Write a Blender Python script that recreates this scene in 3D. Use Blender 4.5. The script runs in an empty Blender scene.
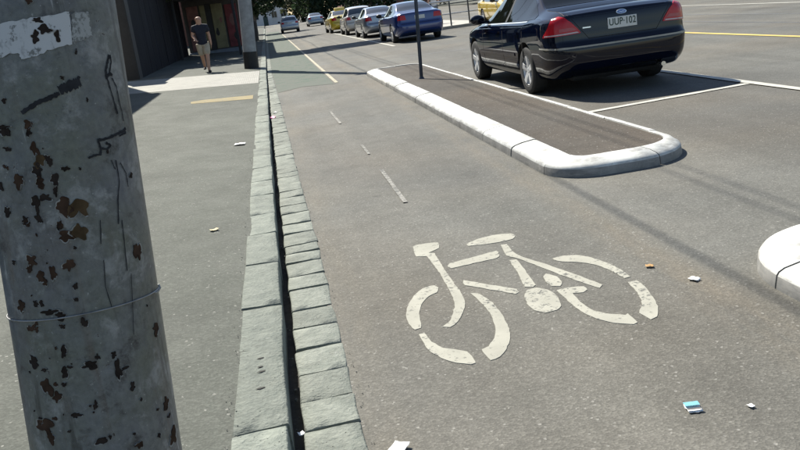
import bpy, bmesh, math, random
import numpy as np
from mathutils import Vector, Matrix
from mathutils.bvhtree import BVHTree
R = math.radians
rng = random.Random(7)
SC = bpy.context.scene
COL = SC.collection

# ------------------------------------------------------------------ camera
cam_d = bpy.data.cameras.new('camera'); cam = bpy.data.objects.new('camera', cam_d); COL.objects.link(cam)
cam_d.sensor_width = 36; cam_d.lens = 36.9; cam_d.clip_end = 2000; cam_d.clip_start = .05
cam.matrix_world = Matrix(((0.97889, 0.16583, -0.1195, 0), (-0.15768, 0.2406, -0.95773, 0), (-0.13006, 0.95635, 0.26167, 1.5), (0, 0, 0, 1)))
SC.camera = cam
# ------------------------------------------------------------------ sky and sun
SUN_EL, SUN_AZ = 46.0, -18.0      # azimuth from +Y (down the street), negative = to the left
W = bpy.data.worlds.new('World'); SC.world = W; W.use_nodes = True
wn = W.node_tree.nodes; wl = W.node_tree.links
sky = wn.new('ShaderNodeTexSky'); sky.sky_type = 'NISHITA'; sky.sun_disc = False
sky.sun_elevation = R(SUN_EL); sky.sun_rotation = R(SUN_AZ); sky.air_density = 1.0; sky.dust_density = .6
wl.new(sky.outputs[0], wn['Background'].inputs[0]); wn['Background'].inputs[1].default_value = .075
sd = bpy.data.lights.new('sun', 'SUN'); sd.energy = 4.6; sd.angle = R(.53); sd.color = (1, .955, .85)
sun = bpy.data.objects.new('sun', sd); COL.objects.link(sun)
to_sun = Vector((math.sin(R(SUN_AZ)) * math.cos(R(SUN_EL)), math.cos(R(SUN_AZ)) * math.cos(R(SUN_EL)), math.sin(R(SUN_EL))))
sun.rotation_euler = to_sun.to_track_quat('Z', 'Y').to_euler(); sun.location = (-5, 20, 30)
SC.view_settings.view_transform = 'Standard'; SC.view_settings.look = 'None'
SC.view_settings.exposure = 0.95; SC.view_settings.gamma = 1

# ------------------------------------------------------------------ helpers
def tag(o, label=None, cat=None, group=None, kind=None):
    if label: o['label'] = label
    if cat: o['category'] = cat
    if group: o['group'] = group
    if kind: o['kind'] = kind
    return o
def empty(name, loc=(0, 0, 0), rz=0):
    o = bpy.data.objects.new(name, None); COL.objects.link(o); o.location = loc; o.rotation_euler = (0, 0, rz)
    o.empty_display_size = .2; return o
def mesh(name, vs, fs, mat, parent=None, smooth=None, mats=None, idx=None):
    me = bpy.data.meshes.new(name); me.from_pydata([tuple(v) for v in vs], [], fs); me.update()
    return link(name, me, mat, parent, smooth, mats, idx)
def link(name, me, mat, parent=None, smooth=None, mats=None, idx=None):
    if mats:
        for m in mats: me.materials.append(m)
        if idx: me.polygons.foreach_set('material_index', idx)
    elif mat and not me.materials: me.materials.append(mat)
    if smooth is not None:
        me.polygons.foreach_set('use_smooth', [True] * len(me.polygons))
        me.set_sharp_from_angle(angle=R(smooth))
    o = bpy.data.objects.new(name, me); COL.objects.link(o)
    if parent: o.parent = parent
    return o
def bm_obj(name, bm, mat, parent=None, smooth=None):
    me = bpy.data.meshes.new(name); bm.to_mesh(me); bm.free(); return link(name, me, mat, parent, smooth)
def add_box(bm, x0, x1, y0, y1, z0, z1, bev=0, seg=1):
    g = bmesh.ops.create_cube(bm, size=1)['verts']
    for v in g: v.co = Vector((x0 + (v.co.x + .5) * (x1 - x0), y0 + (v.co.y + .5) * (y1 - y0), z0 + (v.co.z + .5) * (z1 - z0)))
    if bev:
        es = list({e for v in g for e in v.link_edges})
        bmesh.ops.bevel(bm, geom=es, offset=bev, segments=seg, affect='EDGES', profile=.5)
def box(name, x0, x1, y0, y1, z0, z1, mat, parent=None, bev=0, seg=1):
    bm = bmesh.new(); add_box(bm, x0, x1, y0, y1, z0, z1, bev, seg); return bm_obj(name, bm, mat, parent, 30 if bev else None)
def tube_data(path, rad, seg=12, cap=True):
    """path: list of Vectors, rad: number or list"""
    vs, fs = [], []
    n = len(path)
    if not isinstance(rad, (list, tuple)): rad = [rad] * n
    prev = None
    for i, p in enumerate(path):
        t = (path[min(i + 1, n - 1)] - path[max(i - 1, 0)]).normalized()
        a = Vector((1, 0, 0)) if abs(t.x) < .9 else Vector((0, 1, 0))
        u = (a - t * a.dot(t)).normalized() if prev is None else (prev - t * prev.dot(t)).normalized()
        prev = u; v = t.cross(u)
        for k in range(seg):
            an = 2 * math.pi * k / seg
            vs.append(p + (u * math.cos(an) + v * math.sin(an)) * rad[i])
    for i in range(n - 1):
        for k in range(seg):
            k2 = (k + 1) % seg
            fs.append((i * seg + k, i * seg + k2, (i + 1) * seg + k2, (i + 1) * seg + k))
    if cap: fs.append(tuple(range(seg))[::-1]); fs.append(tuple((n - 1) * seg + k for k in range(seg)))
    return vs, fs
def tube(name, path, rad, mat, parent=None, seg=12):
    vs, fs = tube_data([Vector(p) for p in path], rad, seg); return mesh(name, vs, fs, mat, parent, 45)
def lathe(profile, seg=32, axis='x'):
    """profile: (axial, radius) closed loop -> verts, faces"""
    vs, fs = [], []; n = len(profile)
    for k in range(seg):
        a = 2 * math.pi * k / seg
        for (t, r) in profile: vs.append((t, r * math.cos(a), r * math.sin(a)))
    for k in range(seg):
        k2 = (k + 1) % seg
        for i in range(n):
            j = (i + 1) % n
            fs.append((k * n + i, k * n + j, k2 * n + j, k2 * n + i))
    return vs, fs
def sheet(name, outline, z, mat, parent=None):
    return mesh(name, [(x, y, z if not callable(z) else z(x, y)) for x, y in outline], [tuple(range(len(outline)))], mat, parent)

# ------------------------------------------------------------------ materials
MATS = {}
class NT:
    def __init__(s, name):
        s.m = bpy.data.materials.new(name); s.m.use_nodes = True
        s.n = s.m.node_tree.nodes; s.l = s.m.node_tree.links; s.b = s.n['Principled BSDF']
        s.tc = s.n.new('ShaderNodeTexCoord').outputs['Object']
    def link(s, a, b): s.l.new(a, b)
    def node(s, t, **k):
        n = s.n.new(t)
        for a, v in k.items(): setattr(n, a, v)
        return n
    def mapping(s, scale=(1, 1, 1), src=None):
        n = s.node('ShaderNodeMapping'); n.inputs['Scale'].default_value = scale; s.link(src or s.tc, n.inputs[0]); return n.outputs[0]
    def noise(s, scale, detail=3, rough=.55, vec=None, out=0):
        n = s.node('ShaderNodeTexNoise'); n.inputs['Scale'].default_value = scale; n.inputs['Detail'].default_value = detail; n.inputs['Roughness'].default_value = rough
        s.link(vec or s.tc, n.inputs[0]); return n.outputs[out]
    def voro(s, scale, vec=None, out='Color', feat='F1'):
        n = s.node('ShaderNodeTexVoronoi', feature=feat); n.inputs['Scale'].default_value = scale; s.link(vec or s.tc, n.inputs['Vector']); return n.outputs[out]
    def ramp(s, v, stops):
        n = s.node('ShaderNodeValToRGB'); e = n.color_ramp.elements
        while len(e) < len(stops): e.new(.5)
        for k, (p, c) in enumerate(stops):
            e[k].position = p; e[k].color = (c if isinstance(c, tuple) else (c, c, c)) + (1,)
        s.link(v, n.inputs[0]); return n.outputs[0]
    def mix(s, f, a, b, mode='MIX'):
        n = s.node('ShaderNodeMix', data_type='RGBA', blend_type=mode)
        for i, v in ((0, f), (6, a), (7, b)):
            if isinstance(v, (int, float)): n.inputs[i].default_value = v
            elif isinstance(v, tuple): n.inputs[i].default_value = v + (1,)
            else: s.link(v, n.inputs[i])
        return n.outputs[2]
    def math(s, op, a, b=0):
        n = s.node('ShaderNodeMath', operation=op)
        for i, v in ((0, a), (1, b)):
            if isinstance(v, (int, float)): n.inputs[i].default_value = v
            else: s.link(v, n.inputs[i])
        return n.outputs[0]
    def bump(s, h, strength=.3, dist=.01):
        n = s.node('ShaderNodeBump'); n.inputs['Strength'].default_value = strength; n.inputs['Distance'].default_value = dist
        s.link(h, n.inputs['Height']); s.link(n.outputs[0], s.b.inputs['Normal'])
    def out(s, col=None, rough=None, spec=None, metal=None):
        for k, v in (('Base Color', col), ('Roughness', rough), ('Specular IOR Level', spec), ('Metallic', metal)):
            if v is None: continue
            if isinstance(v, (int, float)): s.b.inputs[k].default_value = v
            elif isinstance(v, tuple): s.b.inputs[k].default_value = v + (1,)
            else: s.link(v, s.b.inputs[k])
        return s.m
def plain(name, col, rough=.6, var=.15, scale=6, metal=0, spec=.5, bump=0, coat=0):
    t = NT(name); n = t.noise(scale, 4)
    f = t.ramp(n, [(.3, 1 - var), (.7, 1 + var)])
    t.out(t.mix(1.0, col, f, 'MULTIPLY'), rough, spec, metal)
    if bump: t.bump(n, bump)
    if coat: t.b.inputs['Coat Weight'].default_value = coat; t.b.inputs['Coat Roughness'].default_value = .03
    MATS[name] = t.m; return t.m
def asphalt(name, c, warm=(1.06, 1, .94), agg=110, con=.19, spark=.988, rough=.82, streak=True):
    t = NT(name)
    big = t.ramp(t.noise(.55, 5, .6), [(.3, .82), (.72, 1.16)])
    med = t.ramp(t.noise(7, 4, .6), [(.3, .93), (.7, 1.07)])
    col = t.mix(1, t.mix(1, c, big, 'MULTIPLY'), med, 'MULTIPLY')
    if streak:
        st = t.ramp(t.noise(1, 3, .5, t.mapping((1.6, .07, 1))), [(.35, .88), (.65, 1.1)])
        col = t.mix(1, col, st, 'MULTIPLY')
        oil = t.ramp(t.noise(1.3, 5, .7, t.mapping((1, .55, 1))), [(.62, 0.0), (.72, .30)]); col = t.mix(oil, col, (.055, .052, .046))
        drp = t.ramp(t.voro(1.7, out='Distance'), [(.0, .45), (.05, .35), (.075, 0.0)]); col = t.mix(t.math('MULTIPLY', drp, t.ramp(t.noise(.9, 2), [(.5, 0.0), (.58, 1.0)])), col, (.05, .048, .044))
        if name == 'road_asphalt':
            sx_ = t.node('ShaderNodeSeparateXYZ'); t.link(t.tc, sx_.inputs[0]); X_ = sx_.outputs[0]
            def band(c0, hw, soft): return t.ramp(t.math('DIVIDE', t.math('ABSOLUTE', t.math('SUBTRACT', X_, c0)), 4 * soft), [(hw / (4 * soft), 1.0), ((hw + soft) / (4 * soft), 0.0)])
            nz = t.ramp(t.noise(2.2, 5, .7, t.mapping((2, .4, 1))), [(.35, 0.0), (.6, 1.0)])
            col = t.mix(t.math('MULTIPLY', t.math('MULTIPLY', band(1.84, .05, .13), nz), .6), col, (.165, .148, .118))       # dry silt beside the island kerb
            col = t.mix(t.math('MULTIPLY', t.math('MULTIPLY', band(.16, .03, .10), nz), .55), col, (.15, .142, .12))          # silt along the channel
            col = t.mix(t.math('MULTIPLY', band(4.6, .9, .5), .30), col, (.085, .08, .072))                                   # drips where cars stand
            pt = t.ramp(t.noise(.16, 1, .3, t.mapping((1, .6, 1))), [(.497, 0.0), (.503, 1.0)]); col = t.mix(pt, col, t.mix(1, col, (.93, .935, .95), 'MULTIPLY'))
        wm = t.ramp(t.noise(.35, 2), [(.4, 0.0), (.65, 1.0)])
        col = t.mix(wm, col, t.mix(1, col, warm, 'MULTIPLY'))
    v = t.voro(agg); bw = t.node('ShaderNodeSeparateColor'); t.link(v, bw.inputs[0])
    a = t.ramp(bw.outputs[0], [(0, 1 - con), (.6, 1.0), (.9, 1 + con), (1, 1 + 1.6 * con)])
    col = t.mix(1, col, a, 'MULTIPLY')
    sp = t.ramp(bw.outputs[1], [(spark, 0.0), (spark + .004, 1.0)])
    v2 = t.voro(26, out='Color'); b2 = t.node('ShaderNodeSeparateColor'); t.link(v2, b2.inputs[0])
    ds = t.ramp(t.voro(26, out='Distance'), [(.0, 1.0), (.10, 1.0), (.15, 0.0)])
    sp2 = t.math('MULTIPLY', t.ramp(b2.outputs[0], [(.978, 0.0), (.983, 1.0)]), ds)
    col = t.mix(t.math('MULTIPLY', sp, .5), col, (.34, .33, .30)); col = t.mix(t.math('MULTIPLY', sp2, .65), col, (.40, .39, .35))
    dd = t.voro(agg, out='Distance')
    t.out(col, t.ramp(t.noise(3, 3), [(.3, rough - .04), (.7, rough + .06)]), .18)
    t.bump(dd, .3, .005); MATS[name] = t.m; return t.m
asphalt('road_asphalt', (.130, .128, .115))
asphalt('path_asphalt', (.094, .099, .085), agg=95, con=.18, spark=.992, streak=False)
asphalt('island_asphalt', (.072, .064, .054), warm=(1.08, 1, .93), agg=95)
def paint(name, col, wear=.5, worn=(.13, .13, .12), rough=.6, sc=14):
    t = NT(name)
    n = t.noise(sc, 5, .7); n2 = t.noise(2.2, 3); v = t.voro(85); s = t.node('ShaderNodeSeparateColor'); t.link(v, s.inputs[0])
    m = t.math('ADD', t.math('MULTIPLY', n, .7), t.math('ADD', t.math('MULTIPLY', n2, .35), t.math('MULTIPLY', s.outputs[0], .16)))
    f = t.ramp(m, [(wear, 0.0), (wear + .1, 1.0)])
    dirt = t.ramp(t.noise(5, 4), [(.3, .84), (.7, 1.05)])
    if name == 'green_lane':
        sy_ = t.node('ShaderNodeSeparateXYZ'); t.link(t.tc, sy_.inputs[0])
        g_ = t.math('ADD', t.math('MULTIPLY', t.math('SUBTRACT', sy_.outputs[1], 17.2), .28), t.math('SUBTRACT', n, .5)); f = t.mix(t.ramp(g_, [(.05, .9), (.6, 0.0)]), f, (1.0, 1.0, 1.0))
    t.out(t.mix(f, t.mix(1, col, dirt, 'MULTIPLY'), worn), .85, .15); t.bump(m, .15, .003); MATS[name] = t.m; return t.m
paint('white_marking', (.50, .49, .44), .70)
paint('cream_marking', (.38, .37, .315), .66, sc=26)
paint('warm_marking', (.46, .42, .32), .64, sc=20)
paint('faded_marking', (.30, .29, .265), .55)
paint('yellow_marking', (.62, .47, .16), .75)
paint('faded_yellow', (.30, .25, .14), .62, worn=(.2, .19, .15))
paint('green_lane', (.072, .112, .084), .50, worn=(.112, .122, .104), sc=5)
def stone(name, c, c2, sc=9):
    t = NT(name)
    n = t.noise(sc, 6, .65); f = t.noise(55, 3)
    oi = t.node('ShaderNodeObjectInfo').outputs['Random']
    col = t.mix(t.ramp(n, [(.3, 0.0), (.7, 1.0)]), c, c2)
    col = t.mix(1, col, t.ramp(oi, [(0, .84), (1, 1.14)]), 'MULTIPLY')
    col = t.mix(1, col, t.ramp(f, [(.3, .9), (.7, 1.1)]), 'MULTIPLY')
    v = t.voro(38, out='Distance'); pit = t.ramp(v, [(.05, 1.0), (.12, 0.0)])
    pm = t.math('MULTIPLY', pit, t.ramp(t.noise(4, 2), [(.5, 0.0), (.6, 1.0)]))
    col = t.mix(pm, col, (.06, .06, .055))
    col = t.mix(t.ramp(t.noise(3.1, 6, .75), [(.55, 0.0), (.68, .6)]), col, (.10, .105, .088)); col = t.mix(t.ramp(t.noise(22, 5, .75), [(.62, 0.0), (.70, .5)]), col, (.33, .34, .31))
    t.out(col, .8, .25); t.bump(t.math('SUBTRACT', t.math('ADD', n, t.math('MULTIPLY', f, .5)), pm), .95, .016); MATS[name] = t.m
stone('bluestone', (.135, .152, .132), (.225, .242, .208))
stone('bluestone_channel', (.145, .160, .138), (.235, .248, .214))
def kerbpaint(name, col):
    t = NT(name)
    n = t.noise(6, 6, .7); f = t.ramp(n, [(.545, 0.0), (.64, .85)])
    dirt = t.ramp(t.noise(2.5, 6, .72), [(.32, .5), (.64, 1.0)])
    scuff = t.ramp(t.noise(5, 4, .7, t.mapping((1, 1, 5))), [(.50, 0.0), (.64, .75)])
    c = t.mix(f, t.mix(1, col, dirt, 'MULTIPLY'), (.33, .32, .29)); c = t.mix(scuff, c, (.28, .27, .25))
    t.out(c, .65); t.bump(n, .3, .006); MATS[name] = t.m
kerbpaint('white_kerb', (.68, .68, .64))
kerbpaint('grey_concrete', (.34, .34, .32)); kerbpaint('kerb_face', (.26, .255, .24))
plain('grime', (.038, .035, .030), .95, .4, 20, bump=.5)
plain('dirt', (.10, .09, .075), .95, .35, 30, bump=.4)
plain('tar', (.078, .076, .072), .6, .25, 12)  # dark grey for the painted cable shadow and the packet print
plain('pale_scar', (.145, .14, .13), .7, .25, 12)

# traced outlines: pole chips (height, angle, half sizes, turn, kind), strokes, sticker edges; bicycle symbol in metres on the road
CHIPS = [(1.4473, -1.3697, 0.0506, 0.0044, 0, 0), (1.431, -1.3021, 0.0744, 0.0074, 0.2, 0), (1.4192, -1.4272, 0.0438, 0.0098, -0.2, 0), (1.4192, -1.1704, 0.0348, 0.0089, 0.1, 0), (1.4807, -1.4355, 0.0402, 0.0049, 0, 1), (1.3468, -1.185, 0.0244, 0.0025, 0, 0), (1.3899, -0.9677, 0.0152, 0.0035, 0, 0), (1.3157, -1.9474, 0.0288, 0.004, 0, 0), (1.2693, -1.6688, 0.0512, 0.006, 0, 1), (1.269, -2.01, 0.072, 0.004, 0, 0), (1.2604, -2.0146, 0.0706, 0.0084, 0, 0), (1.2304, -2.0072, 0.0499, 0.0038, 0, 0), (1.2708, -1.6776, 0.0459, 0.0065, 0, 1), (1.2554, -1.6853, 0.0263, 0.0075, 0, 0), (1.2255, -1.6451, 0.0462, 0.0103, -0.2, 1), (1.2035, -1.6031, 0.0644, 0.0103, 0.3, 2), (1.1875, -1.6541, 0.061, 0.0104, 0.4, 0), (1.1657, -1.6445, 0.0528, 0.0094, 0, 1), (1.1712, -1.9166, 0.0794, 0.0095, -0.4, 1), (1.1693, -1.4604, 0.0509, 0.0095, 0.4, 0), (1.1487, -1.4724, 0.0255, 0.0085, 0, 0), (1.1378, -1.6077, 0.0595, 0.0067, 0.3, 0), (1.1306, -1.7355, 0.0546, 0.0114, 0.5, 0), (1.1184, -1.4009, 0.1014, 0.0143, -0.2, 1), (1.1128, -1.2384, 0.103, 0.0173, 0, 2), (1.1862, -1.3147, 0.0442, 0.0043, 0.3, 0), (1.2044, -1.4944, 0.0381, 0.0094, 0, 0), (1.1181, -2.1778, 0.062, 0.0074, 0, 0), (1.0993, -1.9107, 0.0382, 0.0077, 0, 0), (1.1014, -1.7301, 0.0341, 0.0086, 0.4, 0), (1.0834, -1.4951, 0.0256, 0.0078, 0, 0), (1.1633, -2.235, 0.0338, 0.0088, 0, 0), (1.0949, -1.9048, 0.0534, 0.0048, 0, 1), (1.0866, -1.4827, 0.0315, 0.0077, 0, 1), (1.0639, -1.4252, 0.095, 0.0087, -0.2, 1), (1.0692, -1.274, 0.0957, 0.0135, -0.5, 2), (1.041, -1.345, 0.0159, 0.0034, 0, 0), (1.027, -1.9221, 0.0687, 0.0089, 0.4, 1), (1.0113, -1.964, 0.0415, 0.006, 0, 1), (1.0119, -1.4522, 0.0642, 0.0099, -0.6, 1), (0.994, -1.8207, 0.0567, 0.0099, 0.3, 1), (0.9995, -1.6572, 0.041, 0.0118, -0.4, 1), (0.939, -2.2058, 0.0641, 0.0095, 0, 1), (0.9281, -1.7707, 0.0922, 0.005, -0.5, 0), (0.9188, -1.642, 0.0602, 0.0079, 0, 0), (0.9006, -1.3692, 0.0447, 0.0074, 0, 0), (0.8996, -1.6453, 0.0335, 0.0039, 0, 0), (0.8988, -2.0827, 0.0633, 0.0062, 0, 1), (1.0115, -0.4721, 0.0675, 0.0162, -0.5, 1), (0.8461, -0.3057, 0.0755, 0.0102, -0.3, 1), (0.9462, -1.4314, 0.0255, 0.0039, 0, 0), (1.0224, -2.2083, 0.0322, 0.0035, 0, 0), (0.8323, -2.1445, 0.0786, 0.0095, 0, 0), (0.8186, -1.9864, 0.0416, 0.0031, 0, 0), (0.8526, -1.675, 0.0379, 0.0102, 0.2, 0), (0.8107, -1.7056, 0.0449, 0.0093, 0.5, 0), (0.8211, -1.6322, 0.0404, 0.0021, 0, 0), (0.8186, -1.3859, 0.0896, 0.007, -0.15, 0), (0.8311, -1.281, 0.0258, 0.005, 0, 0), (0.7965, -1.0519, 0.0416, 0.0174, 0, 0), (0.797, -0.9521, 0.0515, 0.0026, -0.5, 0), (0.7837, -1.9888, 0.0834, 0.0135, 0, 1), (0.7651, -1.8543, 0.0614, 0.0083, 0, 1), (0.7888, -1.736, 0.0415, 0.0031, -0.5, 0), (0.7262, -1.6453, 0.0609, 0.0047, -0.6, 0), (0.7085, -2.1343, 0.1273, 0.0142, 0, 1), (0.7222, -1.9496, 0.0401, 0.0032, 0, 1), (0.6685, -1.3937, 0.0774, 0.0058, -0.3, 0), (0.7572, -0.8888, 0.0305, 0.0083, 0.3, 0), (0.7267, -0.8002, 0.0198, 0.0025, 0, 0), (0.6918, -0.3329, 0.0718, 0.0103, 0, 1), (0.6855, -2.0506, 0.0631, 0.0109, 0, 1), (0.6401, -0.9197, 0.0443, 0.0063, 0, 1), (0.617, -0.2846, 0.0976, 0.015, 0, 1), (0.6735, -1.2786, 0.0163, 0.0046, 0.3, 0), (0.7412, -1.4623, 0.0129, 0.002, 0, 0), (0.6657, -0.9679, 0.0179, 0.0025, 0, 0)]
STROKES = [(0.0089, [(1.2905, -1.7362), (1.2966, -1.6568), (1.3053, -1.5398), (1.3103, -1.4133), (1.3166, -1.3036), (1.32, -1.248)]), (0.0201, [(1.3251, -1.2427), (1.33, -1.1322), (1.3352, -1.0286), (1.3378, -0.973)]), (0.0047, [(1.3367, -1.0266), (1.3465, -0.9675)]), (0.0059, [(1.3837, -0.4605), (1.3705, -0.5124), (1.3548, -0.5734), (1.3389, -0.5702)]), (0.0041, [(1.3838, -0.4413), (1.3705, -0.4389), (1.3493, -0.5121), (1.3426, -0.5652)]), (0.0036, [(1.3416, -0.5666), (1.3202, -0.5343), (1.2932, -0.4934), (1.2741, -0.4636)]), (0.003, [(1.3413, -0.4717), (1.325, -0.4072), (1.298, -0.388), (1.276, -0.3619), (1.2596, -0.3561)]), (0.0071, [(1.3458, -0.5725), (1.3493, -0.4887), (1.3455, -0.4586)]), (0.0049, [(1.2006, -1.0185), (1.2039, -0.9258), (1.2045, -0.8459), (1.2131, -0.828), (1.2272, -0.8496), (1.2331, -0.8503)]), (0.006, [(1.2304, -0.8388), (1.2311, -0.7157), (1.2367, -0.5703), (1.2413, -0.3971), (1.2467, -0.3307)]), (0.0049, [(1.2154, -0.8164), (1.2117, -0.742), (1.2183, -0.6813), (1.2242, -0.7467)]), (0.0044, [(1.2333, -0.4989), (1.2377, -0.3491), (1.2446, -0.3779)]), (0.0027, [(1.19, -0.6281), (1.1496, -0.624), (1.1156, -0.6943), (1.071, -0.7391)]), (0.0022, [(1.1838, -0.559), (1.1621, -0.4765), (1.1364, -0.4739)]), (0.0022, [(1.1912, -0.7027), (1.173, -0.6624)]), (0.0022, [(1.0848, -0.9866), (1.0407, -1.0244)]), (0.0022, [(1.0771, -0.6795), (1.0313, -0.6953), (0.9802, -0.7179)]), (0.0016, [(1.0103, -1.0219), (0.9603, -1.0504), (0.9177, -1.0069)]), (0.0016, [(0.973, -0.6599), (0.8558, -0.7654)])]
STICKER = [(1.4387, -1.8469), (1.4464, -1.8351), (1.4482, -1.6268), (1.4515, -1.3992), (1.4551, -1.1906), (1.4605, -0.977), (1.4505, -0.9817), (1.4355, -0.9872), (1.4053, -1.0025), (1.3987, -1.1818), (1.3916, -1.3442), (1.3863, -1.4693), (1.3836, -1.6301), (1.3959, -1.6618), (1.389, -1.909), (1.4135, -1.8811)]
STICKER2 = [(1.458, -0.9494), (1.4609, -0.7284), (1.4508, -0.6955), (1.4353, -0.739), (1.4174, -0.6946), (1.4123, -0.8104), (1.409, -0.9147), (1.4062, -0.9943), (1.4304, -0.9784)]
LOGO = [[(0.679, 4.925), (0.711, 4.948), (0.837, 4.92), (0.822, 4.8), (0.741, 4.733), (0.774, 4.704), (0.764, 4.361), (0.763, 4.093), (0.764, 3.928), (0.749, 3.805), (0.711, 3.69), (0.66, 3.589), (0.613, 3.54), (0.578, 3.557), (0.617, 3.596), (0.66, 3.69), (0.693, 3.796), (0.71, 3.911), (0.718, 4.056), (0.726, 4.279), (0.724, 4.531), (0.718, 4.675), (0.66, 4.702), (0.665, 4.806)], [(0.994, 4.784), (1.096, 4.851), (1.209, 4.868), (1.296, 4.837), (1.306, 4.776), (1.272, 4.718), (1.186, 4.704), (1.083, 4.71), (0.995, 4.732)], [(0.813, 4.463), (1.119, 4.547), (1.123, 4.512), (1.085, 4.411), (0.806, 4.372)], [(0.821, 4.138), (0.843, 4.112), (1.036, 3.867), (1.011, 3.805), (0.81, 4.061)], [(1.174, 4.644), (1.209, 4.638), (1.199, 4.473), (1.224, 4.341), (1.301, 4.149), (1.389, 3.883), (1.439, 3.714), (1.409, 3.678), (1.34, 3.861), (1.283, 4.037), (1.222, 4.232), (1.184, 4.351), (1.147, 4.427)], [(1.137, 4.334), (1.176, 4.326), (1.167, 4.159), (1.143, 3.88), (1.121, 3.856), (1.084, 3.877), (1.114, 4.088)], [(1.048, 3.773), (1.081, 3.824), (1.134, 3.837), (1.175, 3.784), (1.187, 3.68), (1.161, 3.548), (1.126, 3.51), (1.068, 3.499), (1.03, 3.549), (1.025, 3.647)], [(1.219, 3.982), (1.244, 4.013), (1.281, 3.946), (1.275, 3.855), (1.248, 3.803), (1.209, 3.825), (1.203, 3.895)], [(1.212, 3.752), (1.255, 3.764), (1.349, 3.741), (1.348, 3.689), (1.318, 3.66), (1.267, 3.676), (1.259, 3.548), (1.269, 3.434), (1.311, 3.363), (1.377, 3.309), (1.396, 3.314), (1.39, 3.204), (1.368, 3.193), (1.315, 3.228), (1.265, 3.295), (1.23, 3.38), (1.213, 3.5), (1.213, 3.622)], [(1.357, 4.23), (1.422, 4.25), (1.497, 4.219), (1.55, 4.134), (1.594, 3.987), (1.609, 3.833), (1.604, 3.754), (1.571, 3.748), (1.559, 3.881), (1.523, 4.016), (1.454, 4.107), (1.372, 4.17)], [(1.562, 3.686), (1.611, 3.688), (1.603, 3.564), (1.574, 3.417), (1.539, 3.308), (1.492, 3.226), (1.455, 3.208), (1.449, 3.257), (1.444, 3.303), (1.481, 3.363), (1.52, 3.446), (1.548, 3.567)], [(0.44, 3.778), (0.468, 3.898), (0.526, 4.04), (0.593, 4.132), (0.657, 4.147), (0.672, 4.101), (0.648, 4.027), (0.597, 3.996), (0.547, 3.912), (0.51, 3.794), (0.484, 3.595), (0.45, 3.583), (0.436, 3.668)], [(0.457, 3.523), (0.486, 3.523), (0.495, 3.414), (0.532, 3.323), (0.62, 3.239), (0.628, 3.113), (0.607, 3.107), (0.55, 3.149), (0.502, 3.222), (0.467, 3.333)], [(0.808, 3.928), (0.842, 3.909), (0.872, 3.767), (0.875, 3.579), (0.857, 3.394), (0.832, 3.294), (0.785, 3.19), (0.739, 3.131), (0.692, 3.11), (0.684, 3.23), (0.719, 3.25), (0.768, 3.325), (0.804, 3.435), (0.827, 3.604), (0.824, 3.765)]]
# ------------------------------------------------------------------ ground, road, footpath
def path_z(x): return .1 + .045 * max(0, -.36 - x)
def curve(pts):
    ys = [p[0] for p in pts]; xs = [p[1] for p in pts]
    return lambda y: float(np.interp(y, ys, xs))
kerb_l = curve([(2, -.36), (6, -.363), (12, -.385), (30, -.385), (80, -.40)])
kerb_r = curve([(2, -.158), (5, -.162), (9, -.18), (24, -.21), (80, -.24)])
chan_l = curve([(2, -.105), (3.3, -.118), (6, -.13), (9, -.145), (14, -.165), (22, -.195), (80, -.215)])
chan_r = curve([(2, .105), (5.5, .10), (7.7, .07), (14, .03), (25, -.07), (80, -.09)])
tag(sheet('ground', [(-400, -60), (400, -60), (400, 900), (-400, 900)], -.30, plain('earth', (.14, .13, .10), .95, .3, .2)), kind='structure')
def strip(name, xl, xr, zf, ys, mat, kind='structure', nx=1):
    vs, fs = [], []
    for y in ys:
        a, b = xl(y), xr(y)
        for i in range(nx + 1):
            x = a + (b - a) * i / nx; vs.append((x, y, zf(x)))
    for j in range(len(ys) - 1):
        for i in range(nx):
            k = j * (nx + 1) + i; fs.append((k, k + 1, k + nx + 2, k + nx + 1))
    o = mesh(name, vs, fs, mat)
    return tag(o, kind=kind)
YS = [-12, -5, 0, 2, 3, 4, 5, 6, 7, 8, 9, 10, 12, 14, 17, 20, 25, 30, 40, 60, 80, 130, 200, 320]
rv = random.Random(3)
YR = [i * .05 for i in range(-40, 240)]
road = strip('road', lambda y: chan_r(y) - .030 + .012 * math.sin(y * 9.1) * math.sin(y * 4.3 + 1) * (1 if y < 12 else 0), lambda y: 24.0, lambda x: 0.0,
             [-12, -5] + YR + [y for y in YS if y > 12], MATS['road_asphalt'])
footpath = strip('footpath', lambda y: -14.0, lambda y: kerb_l(y) + .026 + .010 * math.sin(y * 7.7) * math.sin(y * 3.1 + 2) * (1 if y < 12 else 0), path_z,
                 [-12, -5] + YR + [y for y in YS if y > 12], MATS['path_asphalt'], nx=1)
# the path's cross fall is one straight plane, so one cell across is exact
gutter = strip('gutter_bed', lambda y: -.40, lambda y: .08, lambda x: -.055, YS, MATS['grime'])

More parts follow.
